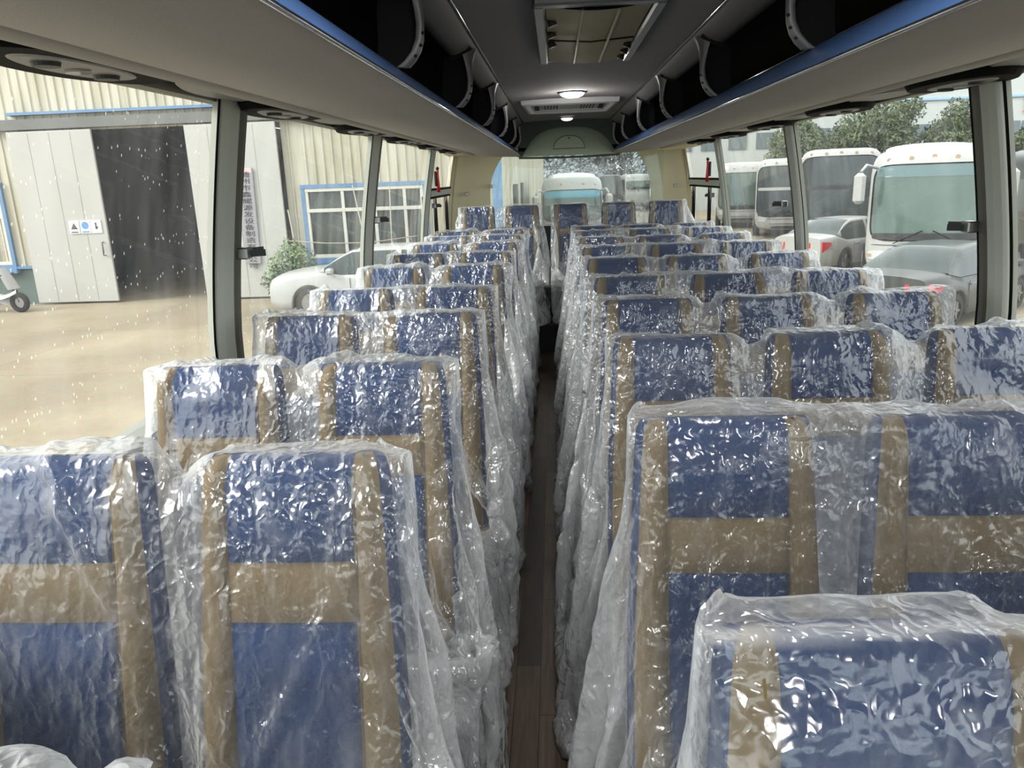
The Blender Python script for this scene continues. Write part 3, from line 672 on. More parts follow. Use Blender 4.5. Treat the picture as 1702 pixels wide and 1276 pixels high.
# leg height : rear seats stand on the platform
# ---------------------------------------------------------------- draped film (position based cloth)
def vnoise(rng, nu, nv, cell):
    a = max(2, int(nu/cell)+2); b = max(2, int(nv/cell)+2)
    g = rng.normal(size=(a+1, b+1)); u = np.linspace(0, a-1e-3, nu); v = np.linspace(0, b-1e-3, nv)
    iu = u.astype(int); iv = v.astype(int); fu = u-iu; fv = v-iv
    fu = (fu*fu*(3-2*fu))[:, None]; fv = (fv*fv*(3-2*fv))[None, :]
    return g[iu][:, iv]*(1-fu)*(1-fv)+g[iu+1][:, iv]*fu*(1-fv)+g[iu][:, iv+1]*(1-fu)*fv+g[iu+1][:, iv+1]*fu*fv
def drape(path, xs0, xs1, boxes, balls, walls, h=0.02, steps=110, iters=9, seed=1, slack=1.05, blow=0., sag=None, bend=.34):
    rng = np.random.RandomState(seed); path = np.array(path, float)
    seg = np.linalg.norm(np.diff(path, axis=0), axis=1); cum = np.concatenate([[0], np.cumsum(seg)])
    nv = int(cum[-1]/h)+1; nu = int((xs1-xs0)/h)+1
    t = np.linspace(0, cum[-1], nv); Y = np.interp(t, cum, path[:, 0]); Z = np.interp(t, cum, path[:, 1]); X = np.linspace(xs0, xs1, nu)
    P = np.zeros((nu, nv, 3)); P[:, :, 0] = X[:, None]; P[:, :, 1] = Y[None]; P[:, :, 2] = Z[None]
    c8 = .16/h; c4 = .07/h
    P[:, :, 2] += 0.004+0.004*vnoise(rng, nu, nv, c8)
    P[:, :, 1] += 0.012*vnoise(rng, nu, nv, c8)+.006*vnoise(rng, nu, nv, c4)
    P[:, :, 0] += 0.012*vnoise(rng, nu, nv, c8)+.006*vnoise(rng, nu, nv, c4)
    V = np.zeros_like(P); dt = 1/60.
    hx = (xs1-xs0)/(nu-1)*slack; hy = cum[-1]/(nv-1)*(1+(slack-1)*.6); hd = math.hypot(hx, hy)
    def con(A, B, L, k=1.0):
        d = B-A; l = np.sqrt((d*d).sum(-1, keepdims=True))+1e-9; c = d*((l-L)/l*(0.5*k)); A += c; B -= c
    bx = []
    for (c, hf, tl, r) in boxes:
        ca, sa = math.cos(tl), math.sin(tl); bx.append((np.array(c), np.array(hf), np.array([[1, 0, 0], [0, ca, sa], [0, -sa, ca]]), r))
    fr = np.zeros((nu, nv, 1))
    P0 = P.copy(); top = Z > Z.max()-.03
    xin = (X > min(b[0][0] for b in boxes)-.15) & (X < max(b[0][0] for b in boxes)+.15); pin = xin[:, None] & top[None, :]
    if sag: pin &= (np.min([np.abs(X-b[0][0]) for b in boxes], axis=0) < .135)[:, None]
    def collide(P):
        fr[:] = 0
        for c, hf, Rr, r in bx:
            m = (np.abs(P[..., 0]-c[0]) < hf[0]+r+.03)
            if not m.any(): continue
            Q = (P[m]-c)@Rr.T; q = np.abs(Q)-(hf-r); qo = np.maximum(q, 0); lo = np.sqrt((qo*qo).sum(-1)); ins = q.max(-1)
            sd = np.where(ins > 0, lo, ins)-r; hit = sd < 0.008
            if not hit.any(): continue
            nn = np.where((ins > 0)[:, None], qo/(lo[:, None]+1e-9), (q == ins[:, None])*1.0)*np.sign(Q)
            Q = np.where(hit[:, None], Q+nn*(0.008-sd)[:, None], Q); P[m] = Q@Rr+c
            f = fr[m]; f[hit] = 1; fr[m] = f
        for (c, r) in balls:
            d = P-np.array(c); l = np.sqrt((d*d).sum(-1, keepdims=True))+1e-9; hit = l < r
            P[:] = np.where(hit, np.array(c)+d/l*r, P); fr[:] = np.maximum(fr, hit)
        np.maximum(P[..., 2], walls[2], out=P[..., 2]); fr[..., 0] = np.maximum(fr[..., 0], P[..., 2] < walls[2]+.004)
        np.clip(P[..., 0], walls[0], walls[1], out=P[..., 0])
    wn = np.stack([vnoise(rng, nu, nv, .2/h) for _ in range(3)], -1)*1.6
    bl = blow*np.clip((np.sign(blow)*(X-(xs1-.92 if blow > 0 else xs0+.92)))/.1, 0, 1)[:, None] if blow else 0
    for s in range(steps):
        V[..., 2] -= 9.8*dt
        if s < steps*.7: V += wn*dt
        V[..., 0] += bl*dt
        V *= .97; old = P.copy(); P = P+V*dt
        for it in range(iters):
            for o in (0, 1):
                a = P[o::2]; n = P[o+1::2]; k = min(len(a), len(n)); con(a[:k], n[:k], hx)
                a = P[:, o::2]; n = P[:, o+1::2]; k = min(a.shape[1], n.shape[1]); con(a[:, :k], n[:, :k], hy)
            if it % 2 == 0:
                for o in (0, 1):
                    k = P[o:-1:2].shape[0]
                    con(P[o:-1:2, :-1], P[o+1::2, 1:][:k], hd, .5); con(P[o:-1:2, 1:], P[o+1::2, :-1][:k], hd, .5)
                for o in range(4):
                    a = P[o::4]; n = P[o+2::4]; k = min(len(a), len(n)); con(a[:k], n[:k], 2*hx, bend)
                    a = P[:, o::4]; n = P[:, o+2::4]; k = min(a.shape[1], n.shape[1]); con(a[:, :k], n[:, :k], 2*hy, bend)
            if it % 3 == 2 or it == iters-1:
                collide(P)
                P[pin, 1] = P[pin, 1]*.2+P0[pin, 1]*.8; P[pin, 2] = np.maximum(P[pin, 2], P0[pin, 2]-.006)
                P[..., :2] += (old-P)[..., :2]*fr*.5
        V = (P-old)/dt; V *= 1-fr*.7
        sp = np.sqrt((V*V).sum(-1, keepdims=True)); V *= np.minimum(1, 3.0/(sp+1e-6))
    return P, X, t
def bench_boxes(xs, z0=0):
    b = []
    for x in xs:
        b.append(((x, .042-.2*.35, .745+z0), (.166, .050, .352), -math.atan(.2), .035))
        b.append(((x, -.30, .36+z0), (.19, .22, .070), 0, .03))
    return b
def up2(P):
    """smooth 2x upsampling of the sheet (Catmull-Rom midpoints)"""
    for ax in (0, 1):
        P = np.moveaxis(P, ax, 0); Q = np.concatenate([P[:1], P, P[-1:]]); mid = (-Q[:-3]+9*Q[1:-2]+9*Q[2:-1]-Q[3:])/16
        out_ = np.empty((2*len(P)-1,)+P.shape[1:]); out_[0::2] = P; out_[1::2] = mid; P = np.moveaxis(out_, 0, ax)
    return P
def haze_of(P, boxes):  # painted haze amount, rising with distance from the seats
    sd = np.full(P.shape[:2], 9.)
    for c, hf, tl, r in boxes:
        ca, sa = math.cos(tl), math.sin(tl); Q = (P-np.array(c))@np.array([[1, 0, 0], [0, ca, sa], [0, -sa, ca]]).T
        q = np.abs(Q)-np.array(hf); sd = np.minimum(sd, np.sqrt((np.maximum(q, 0)**2).sum(-1)))
    return np.clip((sd-.012)/.07, 0, 1)
def film_mesh(P, X, t, seed, aisle, trim, amp, up=True, boxes=(), band=None):
    rng = np.random.RandomState(seed+77)
    if up: P = up2(P); X = np.linspace(X[0], X[-1], P.shape[0]); t = np.linspace(t[0], t[-1], P.shape[1])
    nu, nv, _ = P.shape
    du = np.gradient(P, axis=0); dv = np.gradient(P, axis=1); n = np.cross(du, dv); n /= np.linalg.norm(n, axis=-1, keepdims=True)+1e-9
    h = X[1]-X[0]
    def ridge(cell, st=1): return np.abs(vnoise(rng, nu, int(nv), cell/h)) 
    # creases : ridged relief, stronger in patches
    patch = np.clip(vnoise(rng, nu, nv, .3/h)*.6+.6, .1, 1.6)
    fold = np.abs(vnoise(rng, nu, 3, .055/h))
    fold = vnoise(rng, nu, nv, .06/h); vs_ = np.linspace(0, 4, nv)
    g_ = np.stack([np.abs(vnoise(rng, nu, 3, .06/h)[:, 1]) for _ in range(6)], 1); iv = vs_.astype(int); fv = (vs_-iv)[None, :]; fold = g_[:, iv]*(1-fv)+g_[:, np.minimum(iv+1, 5)]*fv
    d = 1.0*amp*fold*np.clip(.4+vnoise(rng, nu, nv, .3/h)*.6, 0, 1.3)+amp*patch*(1.1*ridge(.10)+.5*ridge(.05)+.12*ridge(.025))
    # long stretch folds running obliquely
    a, b = np.meshgrid(X, t, indexing='ij')
    for q in range(16):
        an = rng.uniform(-.7, .7); c0 = rng.uniform(X[0], X[-1]); s = (a-c0)*math.cos(an)+(b-rng.uniform(.3, 1))*math.sin(an)*1.0
        d += amp*2.2*np.exp(-(s/.010)**2)*np.clip(vnoise(rng, nu, nv, .25/h), 0, 1)
    fm_ = (t > .80) & (t < 1.35); sgn = 1 if (-n[:, fm_, 1]).mean() > 0 else -1
    P = P+n*sgn*d[..., None]
    edge = vnoise(rng, nu, nv, .12/h)*.03
    lim = aisle[0]+aisle[1]*np.interp(t, trim[0], trim[1])[None, :]+edge
    keep = ((a-lim)*aisle[1] < 0)
    film_haze = haze_of(P, boxes)*np.clip(.85+.25*vnoise(rng, nu, nv, .2/h), .4, 1.1)
    if band: bb = np.clip(1-np.abs(b-band[0]-.012*np.sin(a*9))/band[1], 0, 1)**.5; film_haze = np.maximum(film_haze, bb)
    kf = keep[:-1, :-1] & keep[1:, :-1] & keep[1:, 1:] & keep[:-1, 1:]
    I, J = np.nonzero(kf); f = np.stack([I*nv+J, (I+1)*nv+J, (I+1)*nv+J+1, I*nv+J+1], 1)
    us = np.unique(f); rm = -np.ones(nu*nv, int); rm[us] = np.arange(len(us)); f = rm[f]
    me = bpy.data.meshes.new('plastic_cover'); me.from_pydata(P.reshape(-1, 3)[us].tolist(), [], f.tolist())
    me.polygons.foreach_set('use_smooth', [True]*len(me.polygons)); me.polygons.foreach_set('material_index', [0]*len(f)); at = me.attributes.new('film_haze', 'FLOAT', 'POINT'); at.data.foreach_set('value', film_haze.reshape(-1)[us].astype(np.float32)); me.update()
    return me
PATH = [(.13, .40), (.088, 1.100), (-.002, 1.100), (-.16, .50), (-.20, .455), (-.545, .45), (-.57, .15)]
TR = ([0, .7, .85, 1.5, 2.0, 2.3], [.70, .86, .90, .60, .42, .42])
def cover(side, name_row, y, seed, h=.02, balls=(), z0=0, xs=None, amp=.0035, matn='plastic_film', label='', slack=1.05, steps=110, blow=0., up=True, path=None, tr=TR, sag=None, clamp=None, band=None):
    xs = xs or (LX if side < 0 else RX)
    path = [(a, b+z0) for a, b in (path or PATH)]
    lo, hi = min(xs)-.17, max(xs)+.17
    if side < 0: x0, x1 = lo-.18, hi+.92; ai = (hi, 1)
    else: x0, x1 = lo-.92, hi+.18; ai = (lo, -1)
    P, X, t = drape(path, x0, x1, bench_boxes(xs, z0), list(balls), (XL+.05, clamp or -.155, .006+(.27 if z0 else 0)) if side < 0 else (clamp or -.02, XR-.06, .006+(.27 if z0 else 0)), h=h, seed=seed, slack=slack, steps=steps, blow=blow or (.6 if side < 0 else -.9), sag=sag)
    me = film_mesh(P, X, t, seed, ai, tr, amp, up, bench_boxes(xs, z0), band)
    me.materials.append(MATS[matn])
    return put_cover(me, y, label, side)
def put_cover(me, y, label, side, z=0):
    o = bpy.data.objects.new('plastic_cover', me); C.objects.link(o); o.location = (0, y, z)
    return tag(o, label, 'plastic cover', 'plastic covers over the seats %s of the aisle' % ('left' if side < 0 else 'right'))
CL = lambda s_, k: 'clear plastic cover over the %s in the %s row, %s of the aisle' % ('double seat' if s_ < 0 else 'triple seat', ORD[k], 'left' if s_ < 0 else 'right')
import os
QUICK = False
hs = 1.6 if QUICK else 1.0
near = [(-1, 0, 11, .017, []), (-1, 1, 12, .017, [((-.22, .0, 1.07), .04)]), (-1, 2, 13, .019, [((-.19, .0, .97), .06)]), (-1, 3, 14, .021, [((-.2, .02, .85), .05)]),
        (1, 0, 21, .017, [((.06, -.03, .62), .06)]), (1, 1, 22, .017, [((.05, .03, .95), .07), ((.04, -.05, .60), .06)]), (1, 2, 23, .020, [((.06, .03, .80), .06)]), (1, 3, 24, .021, [((.02, .04, .93), .07)])]
for sd, k, seed, h, balls in near:
    cover(sd, k, (LY if sd < 0 else RY)[k], seed, h*hs, balls, amp=.006, label=CL(sd, k), slack=1.06, blow={(1, 0): -2.8, (1, 1): -2.6, (1, 3): -1.6, (-1, 0): .8, (-1, 1): 1.1, (-1, 2): 1.2}.get((sd, k), 0), sag=(sd, k) not in ((-1, 3), (1, 1)), band=(.765, .017) if (sd, k) in ((-1, 3), (1, 0)) else None)
for sd, k0, seed in ((-1, 4, 31), (-1, 5, 32), (1, 4, 33), (1, 5, 34)):
    balls = [((-.16 if sd < 0 else .03, .03, .93), .06)] if k0 % 2 else []
    o = cover(sd, k0, (LY if sd < 0 else RY)[k0], seed, .027*hs, balls, amp=.006, label=CL(sd, k0), slack=1.06, sag=k0 == 5)
    for k in range(k0+2, 10, 2): put_cover(o.data, (LY if sd < 0 else RY)[k], CL(sd, k), sd)
cover(-1, 9, 6.97, 41, .028*hs, z0=.155, clamp=-.06, sag=True, xs=[-.30, -.70], label='clear plastic cover over the two left seats of the raised rear bench')
cover(1, 9, 6.97, 42, .028*hs, z0=.155, clamp=-.05, sag=True, xs=[.135, .565, .985], label='clear plastic cover over the three right seats of the raised rear bench')
# ---------------------------------------------------------------- yard and buildings outside
G = -1.45
struct(MB().box((5, 40, G-.05), (120, 120, .1)), 'floor_yard', 'yard_concrete')
FY = 20.4
def part(m, name, mats, t): return m.build(name, mats, t)
wk = empty('workshop_building', (-9, FY, G), label='cream corrugated workshop with tall sliding doors beyond the left windows', cat='building')
def P_(o): o.location = (9, -FY, -G); return o                      # children modelled in world coordinates
def ribs(x0, x1, z0, z1, y, pitch=.24, dep=.035):
    m = MB(); n = int((x1-x0)/pitch); xs = [(x0, 0)]
    for i in range(n):
        a = x0+i*pitch; xs += [(a+.02, 0), (a+pitch*.62, 0), (a+pitch*.70, -dep), (a+pitch*.86, -dep), (a+pitch*.94, 0)]
    xs.append((x1, 0)); m.grid([[(a, y+d, z) for z in (z0, z1)] for a, d in xs], smooth=False); return m
for (x0, x1, z0, z1) in ((-30, -14.35, -.45, 9), (-14.35, -7.1, 3.1, 9), (-7.1, -6.7, -.45, 9), (-6.7, -3.4, 1.45, 9), (-3.4, -1.6, -1.4, 9)):
    P_(part(ribs(x0, x1, z0, z1, FY), 'cladding', 'corrugated', wk))
P_(part(MB().box((-22, FY+.05, -.95), (15.3, .12, 1.0)).box((-5, FY+.05, -.97), (4.2, .12, .95)), 'brick_base', 'green_brick', wk))
P_(part(MB().box((-22, FY-.03, -.43), (15.4, .14, .07)), 'base_sill', 'blue_paint', wk))
P_(part(MB().box((-10.9, FY-.12, 3.28), (9.2, .22, .26)), 'door_track_beam', 'beam_grey', wk))
P_(part(MB().box((-10.6, FY-.10, 3.55), (7.4, .20, .07)), 'drip_flashing', 'blue_paint', wk))
P_(part(MB().box((-1.5, FY-.02, 3.5), (.26, .1, 11)), 'corner_trim', 'blue_paint', wk))
# dark hall behind the open door
m = MB(); m.box((-10.5, 34, 4.6), (9, 27, .1)); m.box((-15, 34, 1.5), (.1, 27, 6)); m.box((-6, 34, 1.5), (.1, 27, 6)); 
for (a, b, c, d) in ((-15, -6, G, 2.05), (-15, -6, 2.75, 4.6), (-15, -13.2, 2.0, 2.8), (-12.2, -11.9, 2.0, 2.8), (-10.9, -9.6, 2.0, 2.8), (-8.6, -6, 2.0, 2.8)): m.box(((a+b)/2, 47, (c+d)/2), (b-a, .1, d-c))
P_(part(m, 'hall_interior', 'dark_hall', wk))
def leaf(x0, x1, label):
    m = MB(); m.box(((x0+x1)/2, FY-.22, .85), (x1-x0, .07, 4.5), bev=.01)
    for k in range(1, 4): m.box((x0+(x1-x0)*k/4, FY-.258, .85), (.02, .01, 4.4))
    o = m.build('sliding_door', 'door_paint'); tag(o, label, 'door'); return o
o1 = leaf(-14.35, -12.05, 'tall white sliding door leaf with small safety notices on the workshop'); o2 = leaf(-9.55, -7.15, 'tall white sliding door leaf carrying the vertical company sign')
m = MB(); m.tube([(-12.2, FY-.27, .2), (-12.2, FY-.34, .2), (-12.2, FY-.34, -.15), (-12.2, FY-.27, -.15)], .018); m.build('door_handle', 'dark_steel', o1)
# safety notices
for k, (x, nm) in enumerate(((-12.93, 'flame warning'), (-12.62, 'round blue mandatory'), (-12.32, 'red bordered'))):
    t = MB().box((x, FY-.272, .62), (.28, .02, .34)).build('safety_notice', 'notice_white'); tag(t, 'small %s notice on the white sliding door' % nm, 'sign')
    if k == 1: MB().disc((x, FY-.285, .66), .10, .008, 'Y').build('notice_symbol', 'notice_blue', t); MB().box((x, FY-.285, .49), (.2, .008, .04)).build('notice_text', 'notice_blue', t)
    elif k == 0:
        m = MB(); m.add([(x-.1, FY-.284, .56), (x+.1, FY-.284, .56), (x, FY-.284, .74)], [(0, 1, 2)]); m.build('notice_symbol', 'notice_ink', t); MB().box((x, FY-.285, .49), (.2, .008, .03)).build('notice_text', 'notice_ink', t)
    else: MB().box((x, FY-.285, .64), (.05, .008, .18)).box((x+.03, FY-.285, .6), (.05, .008, .05)).build('notice_symbol', 'notice_ink', t)
# vertical company sign, hung slightly askew
sg = empty('company_sign', (-8.08, FY-.30, .75), label='long vertical grey company sign with dark Chinese characters on the door leaf', cat='sign')
sg.rotation_euler = (0, R(1.5), 0)
MB().box((0, 0, 0), (.40, .03, 2.48), bev=.008).build('sign_board', 'sign_board', sg)
MB().box((0, -.017, 1.17), (.34, .006, .12)).build('sign_header', 'sign_pink', sg)
def text(s_, size, m, parent, loc, name='lettering', rot=(R(90), 0, 0), ext=.003):
    cu = bpy.data.curves.new(name, 'FONT'); cu.body = s_; cu.size = size; cu.extrude = ext; cu.align_x = 'CENTER'; cu.align_y = 'CENTER'; cu.materials.append(MATS[m])
    o = bpy.data.objects.new(name, cu); C.objects.link(o); o.location = loc; o.rotation_euler = rot
    dg = bpy.context.evaluated_depsgraph_get(); me = bpy.data.meshes.new_from_object(o.evaluated_get(dg)); me.name = name
    n = bpy.data.objects.new(name, me); C.objects.link(n); n.location = loc; n.rotation_euler = rot; n.parent = parent; bpy.data.objects.remove(o); return n
S_ = '随州市鑫耀源发设备制造有限公司'
for i, ch in enumerate(S_): text(ch, .255, 'sign_ink', sg, (-.01, -.02, 1.06-i*.169), 'character', ext=.004).scale = (1.05, .62, 1)
# workshop windows
def wwin(x0, x1, z0, z1, cols, tz, label):
    t = empty('workshop_window', ((x0+x1)/2, FY-.04, z0), label=label, cat='window'); w, h = x1-x0, z1-z0
    m = MB()
    for s_ in (-1, 1): m.box((s_*(w/2+.05), 0, h/2), (.1, .12, h+.2))
    for z in (-.05, h+.05): m.box((0, -.006, z), (w+.21, .13, .1))
    m.box((0, -.05, -.16), (w+.3, .2, .12)); m.build('outer_frame', 'blue_paint', t)
    m = MB()
    for c in cols: m.box((c-(x0+x1)/2, -.01, h/2), (.08, .07, h))
    for s_ in (-1, 1): m.box((s_*(w/2-.04), -.01, h/2), (.08, .07, h))
    for z in (.05, tz-z0, h-.04): m.box((0, -.018, z), (w-.01, .074, .09))
    m.build('window_bars', 'white_paint', t)
    MB().box((0, .05, h/2), (w, .02, h)).build('window_pane', 'window_dark', t)
wwin(-6.6, -3.45, -.42, 1.40, (-5.6, -4.75, -3.95), .83, 'wide white-barred window in a blue frame behind the parked white car')
wwin(-17.6, -15.0, -.35, 1.75, (-16.3,), .95, 'blue-framed workshop window at the far left edge')
# side wall running back to the right of the workshop
t = wk; a, b = Vector((-1.37, FY)), Vector((-.95, 62)); n = 60; P = []
for i in range(n+1):
    p = a.lerp(b, i/n)
    for d in ((0, 0), (.3, .05), (.55, .05), (.6, 0)):
        q = p+(b-a)/n*d[0]; P.append([(q.x+d[1]*1.4, q.y, z) for z in (G, 7)])
P_(part(MB().grid(P, smooth=False), 'side_cladding', 'corrugated', wk))
for yy in (24.2, 28.5): P_(part(MB().box((-1.25+.05, yy, .6), (.1, .9, 1.4)), 'side_window', 'window_dark', wk))
m = MB()
for z in (2.9, 2.2): m.box((-.3, 62, z), (1.6, .2, .14))
P_(part(m, 'eave_bracket', 'beam_grey', wk))
# poles and a wire leaning near the window
for k, (p, q) in enumerate((((-5.15, 19.6, G), (-4.55, 19.9, 1.5)), ((-4.75, 19.5, G), (-5.2, 19.9, 1.45)), ((-4.35, 19.6, G), (-4.25, 19.95, 1.4)), ((-6.6, 19.3, G), (-6.85, 19.6, .9)))):
    o = MB().tube([p, ((p[0]+q[0])/2+.04, (p[1]+q[1])/2, (p[2]+q[2])/2), q], .016).build('wooden_pole', 'pole_wood'); tag(o, 'thin pale pole leaning by the workshop window, %s from the left' % ('first second third fourth'.split()[[2, 1, 3, 0][k]]), 'pole', 'poles leaning at the workshop window')
o = MB().tube([(-7.1, 19.9, .10), (-6, 19.9, .0), (-4.9, 19.9, -.02), (-3.6, 19.9, .12)], .014).build('clothes_line', 'pole_wood'); tag(o, 'slack white line strung across the workshop window', 'line')
# foliage : clumped leaf cards grown round an uneven crown
def leaves(m, blobs, n, size, seed):
    rg = random.Random(seed); tot = sum(r**2 for *_, r in blobs)
    for (x, y, z, r) in blobs:
        for _ in range(int(n*r*r/tot)):
            v = Vector((rg.gauss(0, 1), rg.gauss(0, 1), rg.gauss(0, 1))).normalized(); rr = r*(rg.random()**.35)*(1+.12*math.sin(5*v.x+3*v.z))
            c = Vector((x, y, z))+v*rr; a = Vector((rg.gauss(0, 1), rg.gauss(0, 1), rg.gauss(0, 1))).normalized(); b = a.cross(v+Vector((.01, 0, 0))).normalized(); s = size*rg.uniform(.6, 1.3)
            m.add([c-a*s, c+b*s*.5, c+a*s, c-b*s*.5], [(0, 1, 2, 3)])
def tree(x, y, h, rad, seed, lm, label, n=11000, leaf_=.10):
    t = empty('tree', (x, y, G), label=label, cat='tree'); rg = random.Random(seed)
    bl = [(0, 0, h-rad*1.0, rad*.8)]
    for k in range(9): a = rg.uniform(0, 6.28); q = rad*rg.uniform(.45, .75); bl.append((math.cos(a)*q, math.sin(a)*q, h-rad*rg.uniform(.6, 1.9), rad*rg.uniform(.35, .55)))
    m = MB(); leaves(m, bl, n, leaf_, seed); m.build('crown', lm, t, fix=False)
    m = MB(); m.tube([(0, 0, 0), (.1, 0, h*.3), (0, .1, h*.6), (0, 0, h*.85)], .2, rad=[.22, .18, .12, .05])
    for k in range(4): b = bl[k+1]; m.tube([(0, 0, h*.4), (b[0]*.6, b[1]*.6, b[2]-.4), b[:3]], .06, rad=[.1, .06, .03])
    m.build('trunk', 'bark', t)
for x, y, h, rad, s, lb in ((11.5, 36, 5.2, 1.9, 1, 'rounded green tree behind the parked buses, left of three'), (15.0, 36.5, 6.1, 2.4, 2, 'tall broad green tree above the parked buses, middle of three'), (18.6, 35.5, 5.6, 2.1, 3, 'green tree behind the nearest white bus beside the pillar'), (13.2, 38, 4.4, 1.3, 9, 'small low tree between two larger trees behind the buses'), (22.4, 36, 4.6, 1.6, 10, 'pale green tree at the right edge of the view')):
    tree(x*1.16, y*1.16+2, h*(1.19 if s == 2 else 1.13), rad*.92, s, 'leaf_green', lb)
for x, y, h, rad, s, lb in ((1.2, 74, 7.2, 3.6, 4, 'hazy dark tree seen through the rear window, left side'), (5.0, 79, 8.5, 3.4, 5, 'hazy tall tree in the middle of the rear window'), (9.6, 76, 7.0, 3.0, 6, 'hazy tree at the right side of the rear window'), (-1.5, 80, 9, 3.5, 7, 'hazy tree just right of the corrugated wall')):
    tree(x, y, h, rad, s, 'leaf_hazy', lb, 9000, .2)
bu = empty('shrub', (-6.95, 19.4, G), label='leafy shrub growing beside the white parked car bonnet', cat='shrub')
m = MB(); leaves(m, [(0, 0, .95, .5), (.35, .1, 1.0, .48), (-.3, 0, .6, .42), (.6, .1, .6, .45), (.15, 0, 1.3, .36)], 2200, .055, 8); m.build('foliage', 'leaf_bush', bu, fix=False)
m = MB()
for k in range(5): m.tube([(0, 0, 0), (.12*k-.2, 0, .5), (.2*k-.4, .05, 1.1)], .012)
m.build('stem', 'bark', bu)
# long white factory on the right
fb = empty('factory_building', (21.5, 50, G), label='long white factory with a dark window band behind the trees', cat='building')
MB().box((10, 3, 4.2), (32, 6, 8.4)).build('factory_wall', 'far_white', fb)
MB().box((10, -.06, 6.6), (32, .1, .12)).build('blue_band', 'far_blue', fb)
for i in range(19):
    w_ = MB().box((-5.3+i*1.6, -.05, 4.75), (1.45, .08, .85)).build('window', 'far_window', fb)
text('草', 1.1, 'red_letter', fb, (7.15, -.12, 5.9), 'wall_lettering', ext=.02)
fb2 = empty('annex_building', (12.5, 62, G), label='pale grey annex wall with small windows behind the distant buses', cat='building')
MB().box((0, 0, 4), (9, 5, 8)).build('annex_wall', 'far_white', fb2)
for i in range(4): MB().box((-3+i*2, -2.55, 4.9), (1.3, .08, 1.1)).build('window', 'far_window', fb2)
